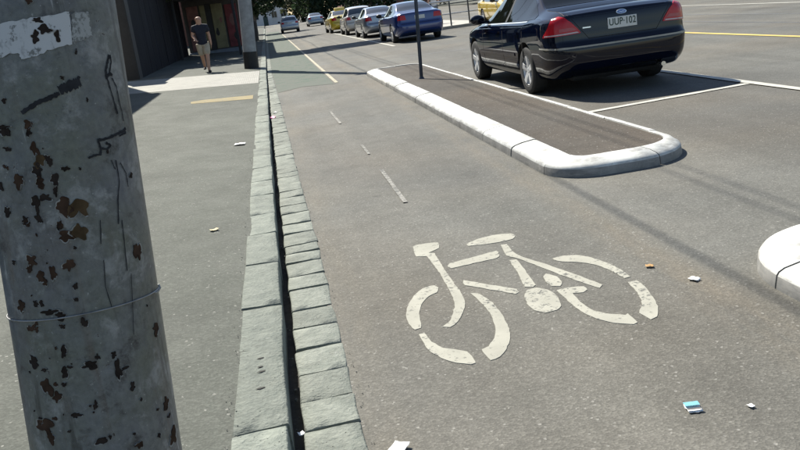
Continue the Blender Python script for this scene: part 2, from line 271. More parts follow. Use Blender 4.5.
def stone_block(name, x0, x1, y0, y1, z0, z1, mat, parent, seed, wob=.004, bev=.007, tilt=0):
    """x0,x1: functions of y (edges of the row); hewn block with worn rounded edges"""
    r = random.Random(seed); bm = bmesh.new()
    nx, ny = 4, 6 if y1 - y0 > .45 else 4
    jt0, jt1 = r.uniform(-.007, .007), r.uniform(-.007, .007); zt = z1 + r.uniform(-.003, .003)
    wl0, wl1 = r.uniform(0, 6), r.uniform(0, 6); tx, ty_ = r.uniform(-.003, .003), r.uniform(-.003, .003)
    def pt(i, j, ins):
        u, t = i / nx, j / ny; y = y0 + (y1 - y0) * t + (jt0 * (1 - t) + jt1 * t) * (2 * u - 1)
        a, c = x0(y) + wob * math.sin(wl0 + 2.6 * t), x1(y) + wob * math.sin(wl1 + 3.1 * t)
        a, c = a + ins, c - ins; y = max(y0 + ins * .8 - .006, min(y1 - ins * .8 + .006, y)) if j in (0, ny) else y
        return a + (c - a) * u, y
    grid = {}
    for j in range(ny + 1):
        for i in range(nx + 1):
            x, y = pt(i, j, bev); ed = i in (0, nx) or j in (0, ny)
            grid[i, j] = bm.verts.new((x, y, zt + tilt * (2 * i / nx - 1) + tx * (i / nx - .5) * 2 + ty_ * (j / ny - .5) * 2 + r.uniform(-.0012, .0012) - (.0015 if ed else 0)))
    for j in range(ny):
        for i in range(nx): bm.faces.new((grid[i, j], grid[i + 1, j], grid[i + 1, j + 1], grid[i, j + 1]))
    idx = [(i, 0) for i in range(nx + 1)] + [(nx, j) for j in range(1, ny + 1)] + [(i, ny) for i in range(nx - 1, -1, -1)] + [(0, j) for j in range(ny - 1, 0, -1)]
    ring = [grid[k] for k in idx]
    def lower(dz, ins, bottom=None):
        out = []
        for k, v in zip(idx, ring):
            x, y = pt(k[0], k[1], ins); out.append(bm.verts.new((x, y, bottom if bottom is not None else v.co.z - dz)))
        return out
    rings = [ring, lower(.0035, bev * .35), lower(.010, 0), lower(0, 0, z0)]; n = len(ring)
    for p, q in zip(rings[:-1], rings[1:]):
        for k in range(n): bm.faces.new((p[k], q[k], q[(k + 1) % n], p[(k + 1) % n]))
    return bm_obj(name, bm, mat, parent, 60)
kerb = tag(empty('kerb', (0, 0, 0)), kind='structure')
channel = tag(empty('channel', (0, 0, 0)), kind='structure')
JL = [-1.2, -.4, .35, 1.1, 1.85, 2.69, 3.46, 4.0, 4.77, 5.49]
while JL[-1] < 26: JL.append(JL[-1] + rv.uniform(.5, .85))
for k in range(len(JL) - 1):
    ks = stone_block('kerb_stone', kerb_l, kerb_r, JL[k] + .006, JL[k + 1] - .006, -.08, .104, MATS['bluestone'], kerb, 100 + k)
    if JL[k] == 2.69:
        for (gx, gy, gl) in ((-.262, 3.33, .034), (-.262, 3.24, .026), (-.258, 3.19, .04), (-.26, 3.03, .042)):
            gm = bmesh.new(); gp = [(gx - gl / 2, gy), (gx - gl * .2, gy + .008), (gx + gl / 2, gy + .011), (gx + gl * .4, gy + .002), (gx, gy - .004)]
            f_ = gm.faces.new([gm.verts.new((x_, y_, .1085)) for x_, y_ in gp]); bm_obj('chisel_mark', gm, MATS['grime'], ks)
JR = [.6, .85, 1.1, 1.4, 1.7, 2.0, 2.27, 2.53, 2.8, 3.05, 3.31, 3.59, 3.86, 4.13, 4.46, 4.71, 5.0, 5.21, 5.41, 5.74, 6.02]
while JR[-1] < 26: JR.append(JR[-1] + rv.uniform(.2, .36))
for k in range(len(JR) - 1):
    stone_block('channel_stone', chan_l, chan_r, JR[k] + .008, JR[k + 1] - .008, -.08, .008, MATS['bluestone_channel'], channel, 400 + k, .004, .008, .002)
def far_run(name, xl, xr, y0, y1, step, z0, z1, mat, parent):
    bm = bmesh.new(); y = y0
    while y < y1:
        l = step * rv.uniform(.75, 1.25); a, b = xl(y), xr(y)
        add_box(bm, a, b, y + .006, y + l - .006, z0, z1 + rv.uniform(-.004, .004)); y += l
    return tag(bm_obj(name, bm, mat, parent), kind='stuff')
far_run('kerb_run', kerb_l, kerb_r, JL[-1], 130, .7, -.08, .103, MATS['bluestone'], kerb)
far_run('channel_run', chan_l, chan_r, JR[-1], 130, .3, -.08, .008, MATS['bluestone_channel'], channel)
# grit along the stone edges and rubbish in the slot
bm = bmesh.new(); rg = random.Random(21)
def grain(x, y, z, s):
    m = Matrix.Translation((x, y, z)) @ Matrix.Rotation(rg.uniform(0, 6), 4, 'Z') @ Matrix.Rotation(rg.uniform(0, 6), 4, 'X') @ Matrix.Diagonal((s, s * rg.uniform(.6, 1), s * rg.uniform(.4, .8), 1))
    bmesh.ops.create_icosphere(bm, subdivisions=1, radius=1, matrix=m)
for _ in range(260):
    y = 2.2 + 7 * rg.random() ** 1.6
    q = rg.random()
    if q < .38: x, z = kerb_l(y) + rg.gauss(-.012, .014), .106
    elif q < .72: x, z = chan_r(y) + rg.gauss(.012, .016), .004
    else: x, z = rg.uniform(kerb_r(y) + .004, chan_l(y) - .004), rg.uniform(-.058, -.045)
    grain(x, y, z, rg.uniform(.0015, .004))
for _ in range(60):
    y = 2.3 + 8 * rg.random(); grain(rg.uniform(kerb_r(y) + .012, chan_l(y) - .004), y, rg.uniform(-.052, -.025), rg.uniform(.004, .011))
tag(bm_obj('grit', bm, plain('grit_stone', (.16, .155, .135), .9, .5, 60)), kind='stuff', label='loose grit along the bluestone kerb and gutter', cat='grit')
# light paving band across the footpath, dim yellow stripe
def paving_mat():
    t = NT('paving'); b = t.node('ShaderNodeTexBrick'); t.link(t.mapping((1, 1, 1)), b.inputs[0])
    b.inputs['Scale'].default_value = 5; b.inputs['Mortar Size'].default_value = .03; b.inputs['Color1'].default_value = (.33, .32, .285, 1); b.inputs['Color2'].default_value = (.27, .262, .238, 1); b.inputs['Mortar'].default_value = (.15, .15, .13, 1)
    t.out(t.mix(1, b.outputs[0], t.ramp(t.noise(3, 4), [(.3, .85), (.7, 1.1)]), 'MULTIPLY'), .8); return t.m
pz = lambda x, y: path_z(x) + .004
tag(sheet('paving_band', [(-6.5, 20.5), (kerb_l(20) - .01, 19.5), (kerb_l(24) - .01, 24.1), (-6.5, 25.6)], pz, paving_mat()), kind='structure')
tag(sheet('stripe_marking', [(-1.62, 15.85), (-.47, 15.62), (-.47, 16.42), (-1.40, 16.45), (-1.66, 16.3)], pz, MATS['faded_yellow']),
    'faded yellow painted bar across the footpath beside the kerb', 'road marking')
# green cycle lane
tag(sheet('green_lane', [(chan_r(17.4) + .01, 17.3), (.55, 17.9), (1.20, 17.5), (1.20, 95), (chan_r(60) + .01, 95), (chan_r(40) + .01, 40), (chan_r(25) + .01, 25)], .004, MATS['green_lane']), kind='structure')
def line(name, x0, y0, x1, y1, w, mat, label, z=.008, group=None, n=10):
    a, b = Vector((x0, y0)), Vector((x1, y1)); d = (b - a).normalized(); p = Vector((-d.y, d.x)) * w / 2
    r = random.Random(int(abs(x0 * 100 + y0 * 37))); L, Rr = [], []
    n = max(2, int((b - a).length / .12)) if (b - a).length < 6 else 24
    for k in range(n + 1):
        c = a + (b - a) * k / n; L.append(c + p * r.uniform(.88, 1.08)); Rr.append(c - p * r.uniform(.88, 1.08))
    vs = [(v.x, v.y, z) for v in L] + [(v.x, v.y, z) for v in Rr]
    fs = [(k, k + 1, n + 2 + k, n + 1 + k) for k in range(n)]
    return tag(mesh(name, vs, fs, mat), label, 'road marking', group)
line('lane_line', 1.27, 17.7, 1.27, 75, .075, MATS['warm_marking'], 'long pale line along the right edge of the green cycle lane')
line('lane_dash', .825, 6.1, .835, 7.52, .036, MATS['faded_marking'], 'nearest and longest faded dash between the kerb and traffic island', group='worn cycle lane dashes')
line('lane_dash', .83, 8.45, .83, 9.1, .03, MATS['faded_marking'], 'short middle faded dash, just beyond the longest dash', group='worn cycle lane dashes')
line('lane_dash', .77, 11.15, .745, 12.85, .036, MATS['faded_marking'], 'farthest faded dash before the green cycle lane starts', group='worn cycle lane dashes')
line('bay_line', 3.33, 8.9, 5.54, 9.18, .11, MATS['white_marking'], 'white line across the road behind the dark sedan')
line('bay_line', 5.6, -8, 5.6, 22, .12, MATS['white_marking'], 'long white line beside the dark sedan, on its right', z=.012)
line('bay_line', 4.27, 29, 4.28, 62, .11, MATS['white_marking'], 'white line along the left side of the distant parked cars')
line('tram_line', 9.0, -10, 9.05, 34, .14, MATS['yellow_marking'], 'long yellow line on the road right of the dark sedan')
line('edge_line', 14.7, -10, 14.7, 120, .14, MATS['white_marking'], 'white line farthest right across the road, beyond the yellow line')
for x in (10.75, 12.2):
    o = line('tram_rail', x, -10, x, 120, .06, plain('rail_steel', (.30, .29, .27), .35, .2, 4, metal=.6), None, z=.004); o.pop('category', None); o['kind'] = 'structure'
def shadow_strip(pts, w, mat, seed):
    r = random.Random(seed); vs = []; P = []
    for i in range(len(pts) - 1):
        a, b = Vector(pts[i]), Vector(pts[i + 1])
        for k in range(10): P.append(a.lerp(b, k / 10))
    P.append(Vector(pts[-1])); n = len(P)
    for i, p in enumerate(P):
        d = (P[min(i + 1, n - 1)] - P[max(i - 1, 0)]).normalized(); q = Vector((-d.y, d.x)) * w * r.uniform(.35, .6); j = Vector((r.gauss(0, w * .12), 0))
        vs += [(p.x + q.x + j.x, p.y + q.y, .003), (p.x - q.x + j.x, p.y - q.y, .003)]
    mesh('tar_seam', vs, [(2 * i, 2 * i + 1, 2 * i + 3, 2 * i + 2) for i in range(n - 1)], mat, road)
shadow_strip([(.3, 25.0), (2, 24.1), (4, 22.7), (6, 22)], .10, MATS['tar'], 2)  # thin cable shadow across the road, laid down as a dark strip
# ------------------------------------------------------------------ the bicycle symbol
bike = tag(empty('bicycle_symbol', (1.0, 4.0, 0)), 'big cream painted bicycle symbol worn into the asphalt cycle lane', 'road marking')
rb = random.Random(5)
for poly in LOGO:
    cx = sum(p[0] for p in poly) / len(poly); cy = sum(p[1] for p in poly) / len(poly)
    pts = []
    n = len(poly)
    for i in range(n):
        p0, p1, p2, p3 = (Vector(poly[(i + k - 1) % n]) for k in range(4))
        m = (p2 - p1).length; ns = max(1, int(m / .025))
        sharp = m > .22
        for k in range(ns):
            t = k / ns
            c = p1.lerp(p2, t) if sharp else (p1.lerp(p2, t) * .5 + .5 * (.5 * ((2 * p1) + (p2 - p0) * t + (2 * p0 - 5 * p1 + 4 * p2 - p3) * t * t + (3 * p1 - p0 - 3 * p2 + p3) * t ** 3)))
            pts.append((c.x + rb.gauss(0, .0012) - 1, c.y + rb.gauss(0, .002) - 4))
    bm = bmesh.new(); f = bm.faces.new([bm.verts.new((x, y, .003)) for x, y in pts])
    if f.normal.z < 0: bmesh.ops.reverse_faces(bm, faces=[f])
    e = bmesh.ops.extrude_face_region(bm, geom=[f]); 
    for v in [g for g in e['geom'] if isinstance(g, bmesh.types.BMVert)]: v.co.z -= .005
    bmesh.ops.recalc_face_normals(bm, faces=bm.faces)
    bm_obj('paint_stroke', bm, MATS['cream_marking'], bike)

# ------------------------------------------------------------------ kerbed islands
def island(name, x0, x1, y0, y1, rn, rf, label, seed, seglen=1.0, s_off=None):
    """rounded rectangle outline, counter clockwise; rn = (near left, near right), rf = (far left, far right) corner radii"""
    root = tag(empty(name, ((x0 + x1) / 2, (y0 + y1) / 2, 0)), label, 'traffic island')
    ox, oy = (x0 + x1) / 2, (y0 + y1) / 2
    corners = [(x0 + rn[0], y0 + rn[0], rn[0], 180), (x1 - rn[1], y0 + rn[1], rn[1], 270), (x1 - rf[1], y1 - rf[1], rf[1], 0), (x0 + rf[0], y1 - rf[0], rf[0], 90)]
    P = []
    for cx, cy, r, a0 in corners:
        for k in range(13):
            a = R(a0 + 90 * k / 12); P.append((Vector((cx + r * math.cos(a), cy + r * math.sin(a))), Vector((math.cos(a), math.sin(a)))))
    # resample densely with arc length
    D = [0]
    for i in range(1, len(P) + 1): D.append(D[-1] + (P[i % len(P)][0] - P[i - 1][0]).length)
    tot = D[-1]
    def at(s):
        s %= tot
        for i in range(len(P)):
            if D[i] <= s <= D[i + 1] + 1e-9:
                t = (s - D[i]) / max(D[i + 1] - D[i], 1e-9); a, b = P[i], P[(i + 1) % len(P)]
                return a[0].lerp(b[0], t), a[1].lerp(b[1], t).normalized()
    prof = [(0, -.05), (0, .012), (-.008, .066), (-.018, .082), (-.045, .097), (-.12, .115), (-.225, .127), (-.25, .122), (-.255, -.05)]   # (offset along outward normal, z)
    nb = max(8, round(tot / seglen)); r = random.Random(seed); s0 = r.uniform(0, .4) if s_off is None else s_off
    cuts = [s0 + tot * k / nb + r.uniform(-.08, .08) for k in range(nb)]
    for k in range(nb):
        a, b = cuts[k] + .005, (cuts[(k + 1) % nb] + (tot if k == nb - 1 else 0)) - .005
        n = max(2, int((b - a) / .06)); vs, fs = [], []; m = len(prof); dz = r.uniform(-.005, .004); do = r.uniform(-.004, .004)
        for i in range(n + 1):
            p, q = at(a + (b - a) * i / n)
            for (o, z) in prof:
                if o < -.05: o *= 1 - .5 * max(0, q.x) ** 2
                c = p + q * (o + do); vs.append((c.x - ox, c.y - oy, z + (dz if z > 0 else 0)))
        for i in range(n):
            for j in range(m - 1): fs.append((i * m + j, (i + 1) * m + j, (i + 1) * m + j + 1, i * m + j + 1))
        fs.append(tuple(range(m))); fs.append(tuple(n * m + j for j in range(m))[::-1])
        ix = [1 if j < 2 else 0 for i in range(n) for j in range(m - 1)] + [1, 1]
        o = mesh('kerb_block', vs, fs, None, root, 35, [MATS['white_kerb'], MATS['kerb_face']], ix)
    inner = []
    for i in range(90):
        p, q = at(tot * i / 90); c = p - q * .245 * (1 - .5 * max(0, q.x) ** 2); inner.append((c.x - ox, c.y - oy))
    sheet('infill', inner, .111, MATS['island_asphalt'], root)
    return root
isl = island('traffic_island', 2.0, 3.26, 5.93, 18.6, (.38, .6), (.3, .62), 'long narrow traffic island with white kerb and bitumen top, left of the dark sedan', 4)
isl2 = island('traffic_island', 2.1, 3.4, -7, 3.88, (.35, .35), (.62, .5), 'rounded white kerbed island end cut off by the right picture edge', 9, .8, -9.93)
# ------------------------------------------------------------------ foreground pole
AX = Vector((0.05798, 0.09183, 0.99409)).normalized(); PU = (Vector((1, 0, 0)) - AX * AX.x).normalized(); PV = AX.cross(PU)
def pr(s): return .1447 + (.1373 - .1447) * (s - .5912) / (1.4989 - .5912) if s < 6 else .1
def pp(s, phi, off=0): return AX * s + (PU * math.cos(phi) + PV * math.sin(phi)) * (pr(s) + off)
def pole_paint():
    t = NT('pole_paint')
    wv = t.node('ShaderNodeMapping'); wv.inputs['Scale'].default_value = (1, 1, 1); t.link(t.tc, wv.inputs[0])
    dis = t.mix(.06, wv.outputs[0], t.noise(9, 3, .5, out=1), 'ADD')
    n = t.noise(1, 6, .65, t.mapping((16, 16, .8))); big = t.noise(2.6, 5, .65, dis); med = t.noise(11, 6, .72, dis); fine = t.noise(75, 4, .65)
    col = t.mix(t.ramp(n, [(.3, 0.0), (.7, 1.0)]), (.075, .084, .104), (.165, .17, .168))
    col = t.mix(t.ramp(big, [(.42, 0.0), (.60, .85)]), col, (.112, .120, .092))
    col = t.mix(t.ramp(t.noise(2.1, 4, .6), [(.52, 0.0), (.66, .7)]), col, (.105, .088, .084))
    col = t.mix(t.ramp(med, [(.54, 0.0), (.64, .7)]), col, (.25, .255, .248))
    col = t.mix(t.ramp(med, [(.33, .85), (.43, 0.0)]), col, (.030, .029, .031))
    drip = t.ramp(t.noise(1, 4, .6, t.mapping((34, 34, 1.1))), [(.60, 0.0), (.70, .7)]); col = t.mix(drip, col, (.04, .04, .036))
    scr = t.ramp(t.noise(1, 3, .5, t.mapping((70, 70, 3))), [(.70, 0.0), (.73, .7)]); col = t.mix(t.math('MULTIPLY', scr, t.ramp(big, [(.45, 1.0), (.55, .2)])), col, (.36, .365, .36))
    rs_ = t.ramp(t.noise(1, 4, .65, t.mapping((22, 22, 1.6))), [(.55, 0.0), (.70, .65)]); col = t.mix(t.math('MULTIPLY', rs_, t.ramp(t.noise(3.4, 3), [(.45, 0.0), (.6, 1.0)])), col, (.085, .058, .042))
    ch = t.noise(30, 5, .75, dis); cm = t.ramp(ch, [(.655, 0.0), (.67, 1.0)]); edge = t.ramp(ch, [(.635, 0.0), (.65, .8)])
    lim = t.ramp(t.noise(4, 3, .5), [(.46, 0.0), (.54, 1.0)])
    col = t.mix(t.math('MULTIPLY', edge, lim), col, (.22, .22, .205)); col = t.mix(t.math('MULTIPLY', cm, lim), col, (.030, .021, .016))
    fl = t.ramp(t.noise(120, 2, .5), [(.70, 0.0), (.74, .8)]); col = t.mix(fl, col, (.26, .26, .25))
    col = t.mix(1, col, t.ramp(fine, [(.3, .78), (.7, 1.22)]), 'MULTIPLY')
    t.out(col, t.ramp(n, [(.3, .36), (.7, .6)]), .45)
    t.bump(t.math('SUBTRACT', t.math('ADD', t.math('MULTIPLY', fine, .3), t.math('ADD', big, t.math('MULTIPLY', med, .6))), t.math('MULTIPLY', cm, .8)), .55, .006); return t.m
pole = tag(empty('street_pole', (-.5, 1.557, .1)), 'thick grey steel pole with chipped paint and rust at the left edge', 'pole')
vs, fs = [], []; NS, NP = 56, 96
for i in range(NS + 1):
    s = -.05 + (i / NS) ** 1.0 * 7.05
    for k in range(NP):
        a = 2 * math.pi * k / NP; vs.append(pp(s, a, .0004 * math.sin(3 * a + 2.1 * s) + .0002 * math.sin(7 * a - 5 * s)))
for i in range(NS):
    for k in range(NP): fs.append((i * NP + k, i * NP + (k + 1) % NP, (i + 1) * NP + (k + 1) % NP, (i + 1) * NP + k))
fs.append(tuple(NS * NP + k for k in range(NP)))
mesh('shaft', vs, fs, pole_paint(), pole, 40)
vs, fs = lathe([(0, .17), (.03, .17), (.05, .155), (.0, .155)], 32); mesh('collar', [(y, z, x - .01) for x, y, z in vs], fs, MATS['grey_concrete'], pole, 40)
M_bare = [plain('bare_dark', (.026, .020, .017), .95, .4, 40, spec=.1), plain('bare_rust', (.046, .028, .019), .95, .45, 30, spec=.1), plain('bare_ochre', (.072, .048, .026), .95, .45, 25, spec=.1)]
M_edge = plain('flake_edge', (.21, .21, .195), .6, .2, 40)
rc = random.Random(12)
def pole_blob(name, s, phi, rphi, rs, rot, mat, lift):
    n = 26; ph = [rc.uniform(0, 6.28) for _ in range(7)]; am = [rc.uniform(.06, .22) for _ in range(4)] + [rc.uniform(.04, .10) for _ in range(3)]
    def ring(k, f): 
        out = []
        for i in range(n):
            a = 2 * math.pi * i / n; rr = k * (1 + sum(am[j] * math.sin((j + 2) * a + ph[j]) for j in range(7))) + f * (.5 + .5 * math.sin(a * 2 + ph[0]))
            u, v = rr * math.cos(a), rr * math.sin(a); u, v = u * math.cos(rot) - v * math.sin(rot), u * math.sin(rot) + v * math.cos(rot)
            out.append((s - v * rs, phi + u * rphi))
        return out
    inn, mid, outer = ring(.5, 0), ring(.92, 0), ring(1.0, .14)
    vs = [pp(s, phi, lift)] + [pp(a, b, lift) for a, b in inn] + [pp(a, b, lift) for a, b in mid] + [pp(a, b, lift + .0006) for a, b in outer] + [pp(a, b, -.001) for a, b in outer]
    fs, ix = [], []
    for i in range(n):
        j = (i + 1) % n
        fs += [(0, 1 + i, 1 + j), (1 + i, 1 + n + i, 1 + n + j, 1 + j), (1 + n + i, 1 + 2 * n + i, 1 + 2 * n + j, 1 + n + j), (1 + 2 * n + i, 1 + 3 * n + i, 1 + 3 * n + j, 1 + 2 * n + j)]
        ix += [0, 0, 1 if math.sin(2 * math.pi * i / n * 1.0 + ph[1]) > .55 else 0, 1 if math.sin(2 * math.pi * i / n + ph[1]) > .55 else 0]
    return mesh(name, vs, fs, None, pole, 60, [mat, M_edge], ix)
def pole_poly(name, poly, lift, mat):
    """thin curved sheet with outline poly (s, phi)"""
    bm = bmesh.new(); bm.faces.new([bm.verts.new((p[1], p[0], 0)) for p in poly])
    lo, hi = min(p[1] for p in poly), max(p[1] for p in poly)
    for k in range(1, int((hi - lo) / .06) + 1):
        bmesh.ops.bisect_plane(bm, geom=bm.verts[:] + bm.edges[:] + bm.faces[:], plane_co=(lo + .06 * k, 0, 0), plane_no=(1, 0, 0))
    for v in bm.verts: v.co = pp(v.co.y, v.co.x, lift)
    bmesh.ops.triangulate(bm, faces=bm.faces); bmesh.ops.recalc_face_normals(bm, faces=bm.faces)
    return bm_obj(name, bm, mat, pole, 60)
def rough_poly(poly, amp):
    out = []
    for i in range(len(poly)):
        a, b = poly[i], poly[(i + 1) % len(poly)]
        for k in range(5): t = k / 5; out.append((a[0] + (b[0] - a[0]) * t + rc.gauss(0, amp), a[1] + (b[1] - a[1]) * t + rc.gauss(0, amp * 6)))
    return out
def sticker_mat(name, c, lo):
    t = NT(name); n = t.noise(34, 5, .75); cr = t.ramp(t.noise(1, 5, .7, t.mapping((60, 60, 25))), [(.58, 0.0), (.66, 1.0)])
    col = t.mix(t.ramp(n, [(lo, 0.0), (lo + .06, 1.0)]), c, (.13, .135, .13)); col = t.mix(t.math('MULTIPLY', cr, .5), col, (.12, .12, .12))
    t.out(col, .5); return t.m
STICKER_FULL = STICKER + []
pole_poly('sticker_residue', rough_poly(STICKER, .0008), .0012, sticker_mat('sticker_white', (.44, .45, .46), .57))
pole_poly('sticker_residue', rough_poly(STICKER2, .002), .0012, sticker_mat('sticker_thin', (.29, .30, .295), .48))
for (s, phi, rp, rs, rot, kind) in CHIPS: pole_blob('paint_chip', s, phi, min(rp, .16), rs, rot, M_bare[kind], .0014)
for _ in range(40):
    s_ = rc.uniform(.55, 1.33); ph_ = rc.choice([rc.gauss(-2.0, .25), rc.gauss(-1.5, .35), rc.uniform(-2.4, -.2)]); k_ = rc.uniform(.25, 1) ** 2
    pole_blob('paint_chip', s_, ph_, .004 + .035 * k_, .0009 + .0055 * k_ * rc.uniform(.6, 1.5), rc.uniform(-.8, .8), M_bare[rc.choice([0, 0, 1])], .0013)
ink = plain('marker_ink', (.030, .031, .034), .95, .3, 40, spec=.05)
for w, pts in STROKES:
    if len(pts) < 2: continue
    P = []
    for i in range(len(pts) - 1):
        for k in range(5): t = k / 5; P.append((pts[i][0] + (pts[i + 1][0] - pts[i][0]) * t, pts[i][1] + (pts[i + 1][1] - pts[i][1]) * t))
    P.append(pts[-1]); L, Rr = [], []
    for i, (s, a) in enumerate(P):
        d = Vector((P[min(i + 1, len(P) - 1)][0] - P[max(i - 1, 0)][0], (P[min(i + 1, len(P) - 1)][1] - P[max(i - 1, 0)][1]) * .14)); d.normalize()
        q = Vector((-d.y, d.x)) * w / 2
        L.append((s + q.x * rc.uniform(.5, 1.2), a + q.y * rc.uniform(.5, 1.2) / .14)); Rr.append((s - q.x * rc.uniform(.5, 1.2), a - q.y * rc.uniform(.5, 1.2) / .14))
    n = len(P); vs = [pp(a, b, .0018) for a, b in L] + [pp(a, b, .0018) for a, b in Rr]
    mesh('graffiti_stroke', vs, [(k, k + 1, n + k + 1, n + k) for k in range(n - 1)], ink, pole)
wp = []
for k in range(61):
    a = -2.45 + 2 * math.pi * k / 60; wp.append(pp(.9135 + .007 * math.cos(a + .5) - .001, a, .0022))
vs, fs = tube_data(wp, .0015, 8); mesh('wire_band', vs, fs, plain('wire', (.26, .26, .26), .5, .3, 30, metal=.6), pole, 60)
vs, fs = tube_data([pp(.917, -.2, .002), pp(.919, -.17, .008), pp(.925, -.15, .012), pp(.931, -.14, .009)], .002, 8); mesh('wire_twist', vs, fs, MATS['wire'], pole, 60)

# ------------------------------------------------------------------ overhead cables carried by the two poles (they shade the road)
def cable(x, z, rad, label):
    pts = []
    for a_, b_ in ((-20, 2.2), (2.2, 25.85), (25.85, 50), (50, 75)):
        for k in range(12): t_ = k / 12; pts.append(Vector((x, a_ + (b_ - a_) * t_, z - .35 * 4 * t_ * (1 - t_))))
    pts.append(Vector((x, 75, z))); vs, fs = tube_data(pts, rad, 8)
    tag(mesh('overhead_cable', vs, fs, plain('cable_black', (.02, .02, .02), .7, .1, 5) if 'cable_black' not in MATS else MATS['cable_black'], None, 60), label, 'cable', 'overhead cables')
cable(-.06, 7.35, .0135, 'thick overhead cable above the kerb, shading the road between both islands')
cable(.79, 7.6, .008, 'thin overhead cable farther over the road, its shadow beyond the island end')
cable(.63, 7.6, .008, 'thin overhead cable over the cycle lane, its shadow just past the island nose')
box('cable_bracket', -.06, .95, -.05, .05, 6.95, 7.03, MATS['black_trim'] if 'black_trim' in MATS else M_bare[0], pole).location = (.42, .64, 0)
# ------------------------------------------------------------------ sign post on the island
M_post = plain('dark_post', (.045, .055, .075), .45, .25, 8, metal=.3)
post = tag(empty('sign_post', (2.57, 14.65, .111)), 'thin dark steel post standing on the long traffic island', 'post')
tube('post', [(0, 0, 0), (.065, 0, 1.3), (.145, 0, 2.9)], .032, M_post, post, 16)
bm = bmesh.new(); bmesh.ops.create_cone(bm, cap_ends=True, segments=16, radius1=.055, radius2=.034, depth=.04, matrix=Matrix.Translation((0, 0, .02))); bm_obj('base_collar', bm, M_post, post, 30)
bm = bmesh.new(); bmesh.ops.create_uvsphere(bm, u_segments=16, v_segments=6, radius=.034, matrix=Matrix.Translation((.145, 0, 2.9))); bm_obj('cap', bm, M_post, post, 30)

# ------------------------------------------------------------------ cars
plain('tyre', (.018, .018, .018), .8, .2, 20); plain('rim', (.62, .63, .64), .35, .06, 5, metal=.35); plain('black_trim', (.012, .012, .013), .5, .2, 10)
plain('chrome', (.72, .71, .68), .22, .04, 5, metal=.9); plain('shut_line', (.006, .006, .007), .8, .1, 5); plain('under', (.012, .012, .012), .9, .2, 8)
plain('plate_white', (.62, .63, .60), .4, .05, 20); plain('plate_ink', (.02, .05, .04), .5, .1, 20)
def glassmat(name, tint=(.012, .016, .016), ior=1.75, spec=.9):
    t = NT(name); t.out(tint, .03, spec); t.b.inputs['IOR'].default_value = ior; MATS[name] = t.m
glassmat('car_glass'); glassmat('tinted_glass', (.006, .007, .006), 1.28, .4)
def lampmat(name, c, e=0):
    t = NT(name); w = t.node('ShaderNodeTexWave'); w.inputs['Scale'].default_value = 30; t.link(t.tc, w.inputs[0])
    t.out(t.mix(1, c, t.ramp(w.outputs[0], [(0, .7), (1, 1.1)]), 'MULTIPLY'), .2, .3); t.b.inputs['Coat Weight'].default_value = .25; MATS[name] = t.m
lampmat('lamp_red', (.48, .007, .016)); lampmat('lamp_clear', (.55, .50, .50)); lampmat('lamp_pink', (.42, .07, .08)); lampmat('head_lamp', (.6, .62, .64)); lampmat('lamp_amber', (.7, .28, .04))
def carpaint(name, c, metal=.35, rough=.28, coat=1):
    t = NT(name); f = t.voro(900); s = t.node('ShaderNodeSeparateColor'); t.link(f, s.inputs[0])
    d = t.ramp(t.noise(2.5, 4), [(.3, .92), (.7, 1.06)])
    t.out(t.mix(1, t.mix(1, c, t.ramp(s.outputs[0], [(0, .85), (1, 1.15)]), 'MULTIPLY'), d, 'MULTIPLY'), rough, .5, metal)
    t.b.inputs['Coat Weight'].default_value = coat; t.b.inputs['Coat Roughness'].default_value = .04 if coat == 1 else .02
    if coat < 1: t.b.inputs['Specular IOR Level'].default_value = .0
    MATS[name] = t.m; return t.m
def pchip(pts):
    X = np.array([p[0] for p in pts], float); Y = np.array([p[1] for p in pts], float); n = len(X)
    h = np.diff(X); d = np.diff(Y) / h; m = np.zeros(n); m[0], m[-1] = d[0], d[-1]
    for i in range(1, n - 1):
        if d[i - 1] * d[i] > 0:
            w1, w2 = 2 * h[i] + h[i - 1], h[i] + 2 * h[i - 1]; m[i] = (w1 + w2) / (w1 / d[i - 1] + w2 / d[i])
    def f(x):
        x = min(max(x, X[0]), X[-1]); i = min(int(np.searchsorted(X, x, 'right') - 1), n - 2); t = (x - X[i]) / h[i]
        return float((1 + 2 * t) * (1 - t) ** 2 * Y[i] + t * (1 - t) ** 2 * h[i] * m[i] + t * t * (3 - 2 * t) * Y[i + 1] + t * t * (t - 1) * h[i] * m[i + 1])
    return f
